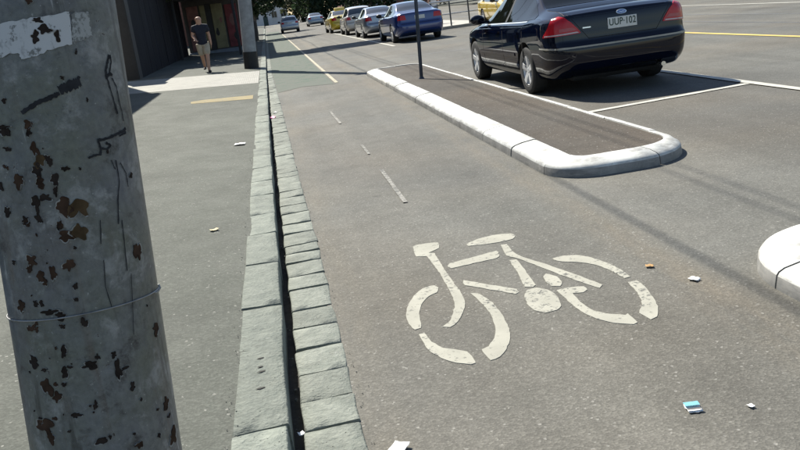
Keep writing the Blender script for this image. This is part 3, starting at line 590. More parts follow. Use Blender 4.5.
def wheel_parts():
    T = lathe([(-.10, .20), (-.105, .26), (-.10, .30), (-.085, .318), (-.03, .324), (.03, .324), (.085, .318), (.10, .30), (.105, .26), (.10, .20)], 40)
    me_t = bpy.data.meshes.new('tyre'); me_t.from_pydata(T[0], [], T[1]); me_t.materials.append(MATS['tyre'])
    me_t.polygons.foreach_set('use_smooth', [True] * len(me_t.polygons)); me_t.set_sharp_from_angle(angle=R(35))
    bm = bmesh.new()
    def addl(prof, seg=40):
        vs, fs = lathe(prof, seg); V = [bm.verts.new(v) for v in vs]
        for f in fs: bm.faces.new([V[i] for i in f])
    addl([(-.098, .205), (-.102, .22), (-.085, .212), (.09, .205), (.09, .19), (-.06, .185)])       # outer side is -x
    addl([(-.075, .045), (-.085, .03), (-.085, .001), (-.03, .001), (-.03, .045)])
    for k in range(5):
        a0 = 2 * math.pi * k / 5 + .3; c = [(-.03, 0.03, .032), (-.08, .03, .032), (-.092, .12, .030), (-.100, .207, .045), (-.055, .207, .045), (-.045, .12, .030)]
        va = []
        for sgn in (-1, 1):
            for x, r, hw in c:
                y, z = r, sgn * hw; va.append(bm.verts.new((x, y * math.cos(a0) - z * math.sin(a0), y * math.sin(a0) + z * math.cos(a0))))
        bm.faces.new(va[:6]); bm.faces.new(va[6:][::-1])
        for i in range(6): bm.faces.new((va[i], va[(i + 1) % 6], va[6 + (i + 1) % 6], va[6 + i]))
    bmesh.ops.recalc_face_normals(bm, faces=bm.faces)
    me_r = bpy.data.meshes.new('rim'); bm.to_mesh(me_r); bm.free(); me_r.materials.append(MATS['rim'])
    me_r.polygons.foreach_set('use_smooth', [True] * len(me_r.polygons)); me_r.set_sharp_from_angle(angle=R(30))
    D = lathe([(.0, .001), (.02, .001), (.02, .205), (.0, .205)], 32); me_d = bpy.data.meshes.new('brake_shadow'); me_d.from_pydata(D[0], [], D[1]); me_d.materials.append(MATS['under'])  # brake disc in near-black; shade behind the spokes put into its colour
    return me_t, me_r, me_d
ME_T, ME_R, ME_D = wheel_parts()
SEDAN = dict(L=4.92, half=.93, zb=[(-2.46, .34), (-2.1, .22), (-1.2, .19), (1.6, .19), (2.46, .24)],
    zw=[(-2.46, .985), (-1.9, .985), (-1.2, .945), (0, .915), (1.2, .88), (2.0, .78), (2.46, .66)],
    zt=[(-2.46, 1.035), (-2.3, 1.07), (-1.75, 1.10), (-1.62, 1.115), (-1.15, 1.30), (-.75, 1.405), (-.25, 1.44), (.25, 1.415), (.5, 1.35), (1.2, .985), (1.4, .95), (2.1, .84), (2.46, .70)],
    w=[(-2.46, .74), (-2.43, .80), (-2.38, .845), (-2.28, .885), (-1.9, .925), (-1.0, .93), (1.0, .93), (1.9, .905), (2.25, .83), (2.46, .70)],
    wt=[(-2.46, .66), (-1.8, .70), (-1.55, .68), (-.8, .575), (-.2, .585), (.4, .58), (1.15, .70), (1.5, .74), (2.46, .58)],
    rear=[(.0, .16), (.28, .10), (.36, .035), (.45, .0), (.62, .005), (.655, .02), (.675, .06), (.80, .075), (1.0, .10), (1.05, .14), (1.5, .4)],
    rw=-1.29, fw=1.54, glass_y=(-1.55, .98), rearwin=(-1.58, -.80), screen=(.47, 1.14), bp=-.22)
HATCH = dict(L=4.1, half=.85, zb=[(-2.05, .32), (-1.7, .22), (1.4, .19), (2.05, .24)],
    zw=[(-2.05, .98), (-1.0, .95), (0, .92), (1.1, .88), (1.7, .78), (2.05, .66)],
    zt=[(-2.05, 1.06), (-1.9, 1.25), (-1.6, 1.42), (-1.0, 1.49), (-.2, 1.5), (.3, 1.44), (1.05, .98), (1.3, .94), (1.8, .84), (2.05, .70)],
    w=[(-2.05, .76), (-1.85, .82), (-1.2, .85), (1.0, .85), (1.6, .82), (2.05, .66)],
    wt=[(-2.05, .58), (-1.6, .58), (-.8, .58), (.3, .56), (1.05, .66), (2.05, .52)],
    rear=[(.0, .14), (.28, .08), (.4, .0), (.6, .0), (.68, .05), (1.0, .09), (1.1, .12), (1.5, .3)],
    rw=-1.28, fw=1.25, glass_y=(-1.75, .9), rearwin=(-1.97, -1.62), screen=(.34, 1.0), bp=-.3)
class Car:
    def __init__(s, name, loc, rz, spec, paint_m, label, group, detail=1, glass='car_glass'):
        s.sp = spec; s.root = tag(empty(name, loc, rz), label, 'car', group); s.paint = paint_m; s.g = MATS[glass]
        f = {k: pchip(spec[k]) for k in ('zb', 'zw', 'zt', 'w', 'wt', 'rear')}; s.f = f
        L2 = spec['L'] / 2; NU = 84 if detail else 48
        ys = sorted(set([round(-L2 + spec['L'] * i / NU, 4) for i in range(NU + 1)] + [round(-L2 + .02 * k, 4) for k in range(1, 6)] + [round(L2 - .02 * k, 4) for k in range(1, 6)]))
        def section(y):
            w, zb, zw, zt, wt = (f[k](y) for k in ('w', 'zb', 'zw', 'zt', 'wt')); zw = min(zw, zt - .03); g = zt - zw; b = w * .955
            wt = min(wt, b - .05)
            pts = [(0, zb), (w * .84, zb), (w * .93, zb + .035), (w * .965, zb + .13), (w * .99, zb + .26), (w, .55 * zb + .45 * zw + .08), (w * .992, zw - .16), (w * .985, zw - .05), (b + .004, zw - .008), (b - .02, zw + .012), (b - .05, zw + min(.025, .25 * g)),
                   (wt + .03, zt - max(.02, .20 * g)), (wt, zt - max(.012, .09 * g)), (wt - .08, zt - .012 - .02 * g), (wt * .5, zt - .004), (0, zt)]
            for _ in range(2 if detail else 1):
                q = [pts[0]]
                for a, c in zip(pts[:-1], pts[1:]):
                    q += [(a[0] * .75 + c[0] * .25, a[1] * .75 + c[1] * .25), (a[0] * .25 + c[0] * .75, a[1] * .25 + c[1] * .75)]
                q.append(pts[-1]); pts = q
            return pts
        def warp(x, y, z):
            w = f['w'](y)
            t = (y + L2) / .62
            if t < 1: y += (1 - t) ** 1.5 * (f['rear'](z) + .10 * abs(x / .9) ** 3)
            t = (L2 - y) / .55
            if t < 1: y -= (1 - t) ** 1.5 * ((0.05 if z > .6 else .0 if z > .35 else .08) * 1.0 + .22 * abs(x / .9) ** 2.5)
            return (x, y, z)
        bm = bmesh.new(); rows = []
        for y in ys:
            sec = section(y); row = [bm.verts.new(warp(x, y, z)) for x, z in sec] + [bm.verts.new(warp(-x, y, z)) for x, z in sec[-2:0:-1]]
            rows.append(row)
        n = len(rows[0])
        for a, b in zip(rows[:-1], rows[1:]):
            for k in range(n): bm.faces.new((a[k], a[(k + 1) % n], b[(k + 1) % n], b[k]))
        for y, row, flip in ((ys[0], rows[0], False), (ys[-1], rows[-1], True)):
            sec = section(y); m = len(sec); NX = 12; prev = None
            for j in range(m):
                x, z = sec[j]
                rr = [row[0]] if j == 0 else [row[m - 1]] if j == m - 1 else [row[n - j]] + [bm.verts.new(warp(-x + 2 * x * i / NX, y, z)) for i in range(1, NX)] + [row[j]]
                if prev:
                    if len(prev) == 1: 
                        for i in range(len(rr) - 1): bm.faces.new((prev[0], rr[i], rr[i + 1]))
                    elif len(rr) == 1:
                        for i in range(len(prev) - 1): bm.faces.new((prev[i], prev[i + 1], rr[0]))
                    else:
                        for i in range(NX): bm.faces.new((prev[i], prev[i + 1], rr[i + 1], rr[i]))
                prev = rr
        bmesh.ops.recalc_face_normals(bm, faces=bm.faces)
        s.bvh = BVHTree.FromBMesh(bm)
        s.body = bm_obj('body', bm, paint_m, s.root, 42)
        # wheel arches cut with a real boolean
        cb = bmesh.new()
        for yw in (spec['rw'], spec['fw']):
            for sx in (-1, 1):
                bmesh.ops.create_cone(cb, cap_ends=True, segments=48, radius1=.372, radius2=.372, depth=.62, matrix=Matrix.Translation((sx * (spec['half'] + .06), yw, .335)) @ Matrix.Rotation(R(90), 4, 'Y'))
        co = bm_obj('cutter', cb, MATS['under']); co.parent = s.root
        md = s.body.modifiers.new('arch', 'BOOLEAN'); md.object = co; md.operation = 'DIFFERENCE'; md.solver = 'EXACT'
        try: md.material_mode = 'TRANSFER'
        except Exception: pass
        nv0 = len(s.body.data.vertices)
        for solver, hole in (('EXACT', False), ('MANIFOLD', False), ('EXACT', True), ('FLOAT', False), ('FAST', False)):
            try: md.solver = solver; md.use_hole_tolerant = hole
            except Exception: continue
            bpy.context.view_layer.update()
            dg = bpy.context.evaluated_depsgraph_get(); me = bpy.data.meshes.new_from_object(s.body.evaluated_get(dg))
            if len(me.vertices) > nv0 * .8: break
        s.body.modifiers.clear()
        s.body.data = me; me.set_sharp_from_angle(angle=R(42)); bpy.data.objects.remove(co)
        for yw in (spec['rw'], spec['fw']):
            for sx in (-1, 1):
                wl_ = empty('wheel', (sx * (spec['half'] - .115), yw, .322), 0); wl_.parent = s.root
                if sx > 0: wl_.rotation_euler = (0, 0, math.pi)
                for nm, me_ in (('tyre', ME_T), ('rim', ME_R), ('brake_disc', ME_D)):
                    o = bpy.data.objects.new(nm, me_); COL.objects.link(o); o.parent = wl_
        # glass
        y0, y1 = spec['glass_y']; bp = spec['bp']
        lo = lambda y: f['zw'](y) + .035
        hi = lambda y: f['zt'](y) - .085
        for sx in (-1, 1):
            for a, b in ((y0, bp - .045), (bp + .045, y1)):
                ya = [a + (b - a) * i / 24 for i in range(25)]; ya = [y for y in ya if hi(y) - lo(y) > .02]
                pts = [(y, lo(y)) for y in ya] + [(y, hi(y)) for y in reversed(ya)]
                s.patch('side_window', pts, 'side', sx, .003, s.g, .08)
            # dark B pillar and sill line
            s.patch('pillar', [(bp - .04, lo(bp)), (bp + .04, lo(bp)), (bp + .04, hi(bp) - .0), (bp - .04, hi(bp))], 'side', sx, .0025, MATS['black_trim'], .1)
            # doors
            if detail:
                for yd in (bp - .01, bp + 1.12, bp - .98):
                    zt_ = f['zw'](yd) + .02
                    s.patch('door_gap', [(yd - .005, .30), (yd + .005, .30), (yd + .005, zt_), (yd - .005, zt_)], 'side', sx, .0012, MATS['shut_line'], .06)
                s.patch('sill_gap', [(-.86, .295), (1.1, .295), (1.1, .305), (-.86, .305)], 'side', sx, .0012, MATS['shut_line'], .2)
                s.patch('side_moulding', [(-.82, .50), (1.08, .485), (1.08, .52), (-.82, .54)], 'side', sx, .010, paint_m, .2)
                for yd in (bp - .80, bp + .16): s.patch('door_handle', [(yd, .80), (yd + .19, .795), (yd + .19, .825), (yd, .835)], 'side', sx, .018, paint_m, .05)
                s.patch('window_trim', [(y, lo(y) - .022) for y in np.linspace(-1.3, .95, 24)] + [(y, lo(y) - .006) for y in np.linspace(.95, -1.3, 24)], 'side', sx, .003, MATS['chrome'], .1)
            # mirror
            ym = spec['screen'][1] - .32; bmm = bmesh.new(); bmesh.ops.create_uvsphere(bmm, u_segments=16, v_segments=10, radius=1, matrix=Matrix.Translation((sx * (spec['half'] + .07), ym, f['zw'](ym) + .115)) @ Matrix.Diagonal((.115, .075, .078, 1)))
            add_box(bmm, min(sx * (spec['half'] - .12), sx * (spec['half'] + .03)), max(sx * (spec['half'] - .12), sx * (spec['half'] + .03)), ym - .02, ym + .04, f['zw'](ym) + .045, f['zw'](ym) + .085)
            bm_obj('mirror', bmm, s.paint if detail else MATS['black_trim'], s.root, 40)
        a, b = spec['rearwin']
        s.patch('rear_window', [(x, a + .03 * (abs(x) / .6) ** 2) for x in np.linspace(-.66, .66, 15)] + [(x, b) for x in np.linspace(.53, -.53, 9)], 'top', 1, .003, s.g, .07)
        a, b = spec['screen']
        s.patch('windscreen', [(x, a) for x in np.linspace(-.53, .53, 9)] + [(x, b - .05 * (abs(x) / .6) ** 2) for x in np.linspace(.66, -.66, 15)], 'top', 1, .003, s.g, .07)
        s.L2 = L2
        # front end
        for sx in (-1, 1): s.patch('headlight', [(sx * .78, .60), (sx * .40, .57), (sx * .42, .68), (sx * .74, .74)], 'front', 1, .006, MATS['head_lamp'], .08)
        s.patch('grille', [(-.34, .56), (.34, .56), (.37, .66), (-.37, .66)], 'front', 1, .005, MATS['black_trim'], .1)
        s.patch('air_intake', [(-.6, .30), (.6, .30), (.55, .42), (-.55, .42)], 'front', 1, .004, MATS['black_trim'], .1)
    def patch(s, name, outline, mode, sx, off, mat, grid, parent=None, ang=0):
        bm = bmesh.new(); bm.faces.new([bm.verts.new((u, v, 0)) for u, v in outline])
        us = [p[0] for p in outline]; vv = [p[1] for p in outline]
        for lo_, hi_, nn in ((min(us), max(us), (1, 0, 0)), (min(vv), max(vv), (0, 1, 0))):
            k = lo_ + grid
            while k < hi_ - 1e-4:
                bmesh.ops.bisect_plane(bm, geom=bm.verts[:] + bm.edges[:] + bm.faces[:], plane_co=(k * nn[0], k * nn[1], 0), plane_no=nn); k += grid
        if mode == 'side': d = Vector((-sx, 0, 0)); org = lambda u, v: Vector((sx * 3, u, v))
        elif mode == 'rear': d = Vector((0, 1, 0)); org = lambda u, v: Vector((u, -5, v))
        elif mode == 'front': d = Vector((0, -1, 0)); org = lambda u, v: Vector((u, 5, v))
        elif mode == 'top': d = Vector((0, 0, -1)); org = lambda u, v: Vector((u, v, 4))
        elif mode == 'corner':
            d = Vector((-sx * math.sin(ang), math.cos(ang), 0)); U = Vector((math.cos(ang), sx * math.sin(ang), 0)); org = lambda u, v: U * u + Vector((0, -s.sp['L'] / 2, v)) - d * 3
        last = None; nrm = {}
        for v in bm.verts:
            o = org(v.co.x, v.co.y); loc, no, _, _ = s.bvh.ray_cast(o, d)
            if loc is None: loc, no, _, _ = s.bvh.find_nearest(o + d * (3 - s.sp['half']) if mode == 'side' else o + d * 3)
            if no.dot(d) > 0: no = -no
            v.co = loc; nrm[v] = no
        edges = [e for e in bm.edges if e.is_boundary]
        for v in bm.verts: v.co = v.co + nrm[v] * off
        ex = bmesh.ops.extrude_edge_only(bm, edges=edges)
        for v in [g for g in ex['geom'] if isinstance(g, bmesh.types.BMVert)]: v.co = v.co + d * (off + .006)
        bmesh.ops.triangulate(bm, faces=[f for f in bm.faces if len(f.verts) > 4]); bmesh.ops.recalc_face_normals(bm, faces=bm.faces)
        # make sure the outside faces outwards
        av = sum((f.normal * f.calc_area() for f in bm.faces), Vector())
        if av.dot(d) > 0: bmesh.ops.reverse_faces(bm, faces=bm.faces)
        return bm_obj(name, bm, mat, parent or s.root, 40)
    def hit(s, x, z):
        return s.bvh.ray_cast(Vector((x, -5, z)), Vector((0, 1, 0)))[0].y
    def plate(s, z, text, w=.372, h=.134):
        y = s.hit(0, z) - .008
        p = box('number_plate', -w / 2, w / 2, y - .006, y + .012, z - h / 2, z + h / 2, MATS['plate_white'], s.root, .003)
        if text:
            cu = bpy.data.curves.new('txt', 'FONT'); cu.body = text; cu.align_x = 'CENTER'; cu.align_y = 'CENTER'; cu.size = .115; cu.space_character = 1.05; cu.offset = .0016
            to = bpy.data.objects.new('txt', cu); COL.objects.link(to); bpy.context.view_layer.update()
            me = bpy.data.meshes.new_from_object(to.evaluated_get(bpy.context.evaluated_depsgraph_get())); bpy.data.objects.remove(to); me.materials.clear()
            xs = [v.co.x for v in me.vertices]; k = (w - .03) / (max(xs) - min(xs))
            for v in me.vertices: v.co = Vector((v.co.x * k, y - .0085, z + .006 + v.co.y * 1.02))
            link('plate_lettering', me, MATS['plate_ink'], p)
        return p
    def rear_simple(s, lamp='lamp_red', zl=.80, zh=.97, plate_z=.86):
        for sx in (-1, 1): s.patch('tail_light', [(sx * .82, zl), (sx * .50, zl), (sx * .54, zh), (sx * .78, zh)], 'corner', sx, .008, MATS[lamp], .06, ang=R(25))
        s.plate(plate_z, None); s.patch('bumper_gap', [(-.8, .655), (.8, .655), (.8, .668), (-.8, .668)], 'rear', 1, .002, MATS['shut_line'], .1)

# the near dark sedan
dark = Car('sedan', (4.44, 12.62, 0), R(-.2), SEDAN, carpaint('midnight_paint', (.0012, .0028, .011), 0, .2, .85), 'near dark navy sedan seen from behind, parked right of the traffic island', None, 1, 'tinted_glass')
for sx in (-1, 1):
    tl = dark.patch('tail_light', [(sx * .98, .775), (sx * .50, .795), (sx * .515, .83), (sx * .60, .935), (sx * .68, 1.0), (sx * .76, 1.015), (sx * .84, .99), (sx * .90, .88), (sx * .97, .80)], 'corner', sx, .010, MATS['lamp_red'], .05, ang=R(32))
    dark.patch('reversing_lens', [(sx * .74, .828), (sx * .54, .838), (sx * .59, .875), (sx * .74, .868)], 'corner', sx, .013, MATS['lamp_pink'], .05, tl, ang=R(32))
    dark.patch('lower_lens', [(sx * .95, .785), (sx * .52, .803), (sx * .54, .817), (sx * .94, .799)], 'corner', sx, .0125, MATS['lamp_clear'], .05, tl, ang=R(32))
    dark.patch('boot_gap', [(sx * .66, 1.03), (sx * .668, 1.03), (sx * .44, .72), (sx * .432, .72)], 'rear', 1, .0012, MATS['shut_line'], .05)
    dark.patch('bumper_strip', [(-1.93, .628), (-2.30, .622), (-2.30, .640), (-1.93, .646)], 'side', sx, .008, MATS['chrome'], .04)
    dark.patch('boot_side_gap', [(sx * .69, -2.28), (sx * .697, -2.28), (sx * .697, -1.66), (sx * .69, -1.66)], 'top', 1, .0012, MATS['shut_line'], .06)
plain('strip_pale', (.34, .31, .25), .45, .1, 8, metal=.2)
dark.patch('bumper_strip', [(x, .619) for x in np.linspace(-.87, .87, 30)] + [(x, .640) for x in np.linspace(.87, -.87, 30)], 'rear', 1, .008, MATS['strip_pale'], .06)
dark.patch('boot_gap', [(-.44, .716), (.44, .716), (.44, .725), (-.44, .725)], 'rear', 1, .0012, MATS['shut_line'], .06)
dark.patch('boot_crease', [(x, .985) for x in np.linspace(-.60, .60, 16)] + [(x, 1.0) for x in np.linspace(.60, -.60, 16)], 'rear', 1, .007, dark.paint, .06)
dark.patch('bumper_insert', [(-.55, .36), (.55, .36), (.62, .425), (-.62, .425)], 'rear', 1, .003, dark.paint, .06)
dark.patch('rear_badge', [(-.50, .845), (-.40, .845), (-.40, .86), (-.50, .86)], 'rear', 1, .004, MATS['chrome'], .06)
dark.root.scale = (1.04, 1.04, 1.02)
dark.plate(.865, 'UUP·102')
oval = [(.066 * math.cos(a), .985 + .026 * math.sin(a)) for a in np.linspace(0, 2 * math.pi, 28, endpoint=False)]
em = dark.patch('emblem', oval, 'rear', 1, .012, MATS['chrome'], .06)
dark.patch('emblem_field', [(x * .86, .985 + (z - .985) * .76) for x, z in oval], 'rear', 1, .014, carpaint('emblem_blue', (.10, .16, .34), .3), .06, em)
dark.patch('emblem_script', [(-.036, .978), (-.02, .992), (-.004, .983), (.014, .99), (.038, .985), (.038, .98), (.014, .982), (-.004, .976), (-.02, .984)], 'rear', 1, .0155, MATS['chrome'], .06, em)
tube('exhaust_pipe', [(.52, -2.36, .27), (.52, -2.1, .27), (.52, -1.9, .30)], .03, MATS['chrome'], dark.root, 16)
box('fuel_tank', -.6, .6, -2.15, -1.65, .19, .30, MATS['under'], dark.root, .03)

def far_sedan(name, loc, paint_name, col, label, metal=.3, lamp='lamp_red', rz=0, spec=SEDAN, group='cars parked along the kerb lane', zs=1.0):
    c = Car(name, loc, rz, spec, carpaint(paint_name, col, metal), label, group, 0); c.rear_simple(lamp); c.root.scale = (zs, zs, zs); return c
blue = far_sedan('sedan', (5.46, 32.55, 0), 'blue_paint', (.014, .036, .15), 'dark blue sedan parked ahead of the near dark sedan', zs=1.0, rz=R(1.0))
blue.patch('boot_lip', [(x, 1.0) for x in np.linspace(-.6, .6, 10)] + [(x, 1.018) for x in np.linspace(.6, -.6, 10)], 'rear', 1, .01, blue.paint, .1)
silver = far_sedan('sedan', (5.32, 41.2, 0), 'silver_paint', (.34, .36, .40), 'silver grey sedan parked between the blue sedan and the cream car', .6, zs=.97, rz=R(.5))
cream = far_sedan('wagon', (5.2, 49.0, 0), 'cream_paint', (.55, .52, .47), 'cream white car parked between the silver sedan and yellow taxi', .1, spec=HATCH, zs=1.02, rz=R(.5))
taxi = far_sedan('taxi', (5.0, 57.5, 0), 'taxi_yellow', (.62, .45, .03), 'yellow taxi at the far end of the parked row', 0, rz=R(1.5))
def roof_sign(car):
    r_ = box('roof_sign', -.34, .34, -.45, -.15, 1.425, 1.60, plain('sign_cream', (.75, .62, .22), .4, .05, 5), car.root, .04, 2)
roof_sign(taxi)
hatch = far_sedan('hatchback', (2.15, 80.0, 0), 'pale_silver', (.42, .45, .48), 'pale silver hatchback driving away beyond the green cycle lane', .4, spec=HATCH, group='distant moving cars')
far2 = far_sedan('sedan', (5.6, 98.0, 0), 'grey_blue', (.30, .38, .46), 'small pale blue car far down the road in front of the trees', .3, group='distant moving cars')
taxi2 = far_sedan('taxi', (10.35, 35.0, 0), 'cab_yellow', (.62, .42, .02), 'yellow cab glimpsed behind the near sedan windows', 0, rz=R(180), group='distant moving cars')
# ------------------------------------------------------------------ people
plain('skin', (.46, .27, .19), .55, .08, 12); plain('shoe', (.02, .02, .022), .6, .2, 20); plain('hair', (.10, .07, .05), .8, .2, 40)
plain('navy_cotton', (.012, .015, .028), .85, .2, 14); plain('khaki_cotton', (.40, .35, .27), .85, .12, 12); plain('white_cotton', (.62, .62, .62), .85, .08, 12); plain('grey_denim', (.12, .13, .15), .9, .15, 14)
def skin_mesh(name, verts, edges, radii, mat, parent, root=0, sub=2):
    me = bpy.data.meshes.new(name); me.from_pydata(verts, edges, []); me.materials.append(mat)
    o = bpy.data.objects.new(name, me); COL.objects.link(o)
    md = o.modifiers.new('skin', 'SKIN'); md.use_smooth_shade = True
    for i, r in enumerate(radii):
        sv = me.skin_vertices[0].data[i]; sv.radius = r if isinstance(r, tuple) else (r, r); sv.use_root = (i == root)
    sb = o.modifiers.new('sub', 'SUBSURF'); sb.levels = sub; sb.render_levels = sub
    bpy.context.view_layer.update()
    m2 = bpy.data.meshes.new_from_object(o.evaluated_get(bpy.context.evaluated_depsgraph_get())); bpy.data.objects.remove(o)
    m2.polygons.foreach_set('use_smooth', [True] * len(m2.polygons)); m2.name = name
    if not m2.materials: m2.materials.append(mat)
    return link(name, m2, None, parent)
def person(loc, rz, label, top, shorts, bald, long_legs=False, group=None):
    """local: faces -y, height about 1.76, walking, weight on the right (-x... +x) leg"""
    p = tag(empty('person', loc, rz), label, 'person', group)
    J = {'pelvis': (0, 0, .95), 'belly': (0, -.01, 1.08), 'chest': (0, 0, 1.27), 'upper': (0, .01, 1.40), 'neck': (0, 0, 1.50), 'jaw': (0, -.015, 1.57), 'head': (0, -.015, 1.655), 'crown': (0, 0, 1.735),
         'shL': (-.18, .01, 1.41), 'elL': (-.25, .02, 1.16), 'wrL': (-.20, -.20, 1.06), 'shR': (.18, .01, 1.41), 'elR': (.235, .10, 1.15), 'wrR': (.25, .08, .91),
         'hiL': (-.095, 0, .90), 'knL': (-.075, .02, .50), 'anL': (-.045, .24, .17), 'hiR': (.095, 0, .90), 'knR': (.075, -.17, .51), 'anR': (.045, -.24, .09)}
    names = list(J); ix = {n: i for i, n in enumerate(names)}
    E_ = [('pelvis', 'belly'), ('belly', 'chest'), ('chest', 'upper'), ('upper', 'neck'), ('neck', 'jaw'), ('jaw', 'head'), ('head', 'crown'), ('upper', 'shL'), ('shL', 'elL'), ('elL', 'wrL'), ('upper', 'shR'), ('shR', 'elR'), ('elR', 'wrR'),
          ('pelvis', 'hiL'), ('hiL', 'knL'), ('knL', 'anL'), ('pelvis', 'hiR'), ('hiR', 'knR'), ('knR', 'anR')]
    rad = {'pelvis': (.10, .075), 'belly': (.105, .08), 'chest': (.135, .095), 'upper': (.14, .09), 'neck': .068, 'jaw': (.085, .095), 'head': (.105, .125), 'crown': (.085, .10), 'shL': .06, 'shR': .06, 'elL': .052, 'elR': .052, 'wrL': .038, 'wrR': .038,
           'hiL': .095, 'hiR': .095, 'knL': .068, 'knR': .068, 'anL': .046, 'anR': .046}
    V = [J[n] for n in names]; ED = [(ix[a], ix[b]) for a, b in E_]; RD = [rad[n] for n in names]
    # calves, feet and hands with fingers continue the same surface
    def addv(co, par, r): V.append(co); RD.append(r); ED.append((par, len(V) - 1)); return len(V) - 1
    for s, sg in (('L', -1), ('R', 1)):
        a = Vector(J['an' + s]); f = addv(tuple(a + Vector((sg * .01, -.02, -.045))), ix['an' + s], .036); addv(tuple(a + Vector((sg * .025, -.16, -.06))), f, .03)
        w = Vector(J['wr' + s]); d = (w - Vector(J['el' + s])).normalized(); side = Vector((0, -1, 0)) if s == 'R' else Vector((1, 0, 0))
        h = addv(tuple(w + d * .06), ix['wr' + s], (.034, .018))
        for k, (o, l) in enumerate(((-.026, .075), (-.009, .085), (.009, .08), (.025, .065))):
            b = addv(tuple(w + d * .10 + side * o), h, .009); addv(tuple(w + d * (.10 + l) + side * o - Vector((sg * .02, 0, 0))), b, .0075)
        tb = addv(tuple(w + d * .07 + side * -.05), h, .01); addv(tuple(w + d * .11 + side * -.062), tb, .008)
    body = skin_mesh('body', V, ED, RD, MATS['skin'], p, 0)
    def garment(name, nm, scale, mat, cut=None):
        vs, es, rs = [], [], []
        loc_ix = {}
        for n, co, r in nm: loc_ix[n] = len(vs); vs.append(co); rs.append(r)
        for a, b in cut: es.append((loc_ix[a], loc_ix[b]))
        return skin_mesh(name, vs, es, rs, mat, p, 0)
    def mid(a, b, t): return tuple(Vector(J[a]).lerp(Vector(J[b]), t))
    garment('shirt', [('b', (0, -.005, 1.27), (.165, .12)), ('c', (0, -.005, 1.08), (.155, .12)), ('d', (0, -.005, .88), (.18, .14)), ('e', (0, -.005, .80), (.185, .14)), ('u', (0, .01, 1.415), (.165, .12)), ('n', (0, .005, 1.505), (.085, .08)),
                      ('sl', (-.18, .01, 1.415), .098), ('el', mid('shL', 'elL', .68), .085), ('sr', (.18, .01, 1.415), .098), ('er', mid('shR', 'elR', .68), .085)], 1, top,
            [('b', 'c'), ('c', 'd'), ('d', 'e'), ('b', 'u'), ('u', 'n'), ('u', 'sl'), ('sl', 'el'), ('u', 'sr'), ('sr', 'er')])
    e = .97 if long_legs else .92
    kl, kr = (('an', .95) if long_legs else ('kn', .92))
    pts = [('p', (0, 0, .97), (.16, .125)), ('hl', (-.1, 0, .86), .13), ('hr', (.1, 0, .86), .13)]
    ed = [('p', 'hl'), ('p', 'hr')]
    for s, h in (('L', 'hl'), ('R', 'hr')):
        pts.append(('m' + s, mid('hi' + s, 'kn' + s, .55), .115)); pts.append(('k' + s, mid('hi' + s, 'kn' + s, .98), .105)); ed += [(h, 'm' + s), ('m' + s, 'k' + s)]
        if long_legs: pts.append(('a' + s, mid('kn' + s, 'an' + s, .95), .065)); ed.append(('k' + s, 'a' + s))
    garment('trousers' if long_legs else 'shorts', pts, 1, shorts, ed)
    for s, sg in (('L', -1), ('R', 1)):
        a = Vector(J['an' + s]); bm = bmesh.new()
        vs_, es_, rs_ = [tuple(a + Vector((0, .03, -.05))), tuple(a + Vector((sg * .01, -.05, -.052))), tuple(a + Vector((sg * .03, -.18, -.062)))], [(0, 1), (1, 2)], [(.046, .045), (.05, .045), (.045, .03)]
        skin_mesh('shoe', vs_, es_, rs_, MATS['shoe'], p, 0); bm.free()
    # face
    for sg in (-1, 1):
        bm = bmesh.new(); bmesh.ops.create_uvsphere(bm, u_segments=10, v_segments=6, radius=.012, matrix=Matrix.Translation((sg * .032, -.105, 1.665))); bm_obj('eye', bm, plain('eye_dark', (.03, .025, .02), .3, .1, 20) if 'eye_dark' not in MATS else MATS['eye_dark'], p, 30)
        bm = bmesh.new(); bmesh.ops.create_uvsphere(bm, u_segments=10, v_segments=6, radius=1, matrix=Matrix.Translation((sg * .083, 0, 1.645)) @ Matrix.Diagonal((.012, .02, .032, 1))); bm_obj('ear', bm, MATS['skin'], p, 30)
    bm = bmesh.new(); bmesh.ops.create_cone(bm, cap_ends=True, segments=8, radius1=.018, radius2=.007, depth=.045, matrix=Matrix.Translation((0, -.113, 1.638)) @ Matrix.Rotation(R(12), 4, 'X')); bm_obj('nose', bm, MATS['skin'], p, 40)
    bm = bmesh.new(); bmesh.ops.create_uvsphere(bm, u_segments=10, v_segments=6, radius=1, matrix=Matrix.Translation((0, -.10, 1.595)) @ Matrix.Diagonal((.024, .01, .006, 1))); bm_obj('mouth', bm, plain('lip', (.30, .12, .10), .5, .1, 20) if 'lip' not in MATS else MATS['lip'], p, 40)
    bm = bmesh.new(); bmesh.ops.create_uvsphere(bm, u_segments=16, v_segments=10, radius=1, matrix=Matrix.Translation((0, .012, 1.665)) @ Matrix.Diagonal((.088, .106, .095, 1)))
    for v in list(bm.verts):
        if v.co.y < (.03 if bald else -.05) or (bald and v.co.z > 1.69): bm.verts.remove(v)
    bm_obj('hair', bm, MATS['hair'], p, 60)
    return p
person((-1.98, 26.1, path_z(-1.98) + .0), R(6), 'person in navy t-shirt, beige shorts and black shoes walking on the footpath', MATS['navy_cotton'], MATS['khaki_cotton'], True).scale = (.99, .97, .955)
person((8.35, 41.5, .13), R(150), 'person in white top standing behind the tram stop railing', MATS['white_cotton'], MATS['grey_denim'], False, True)

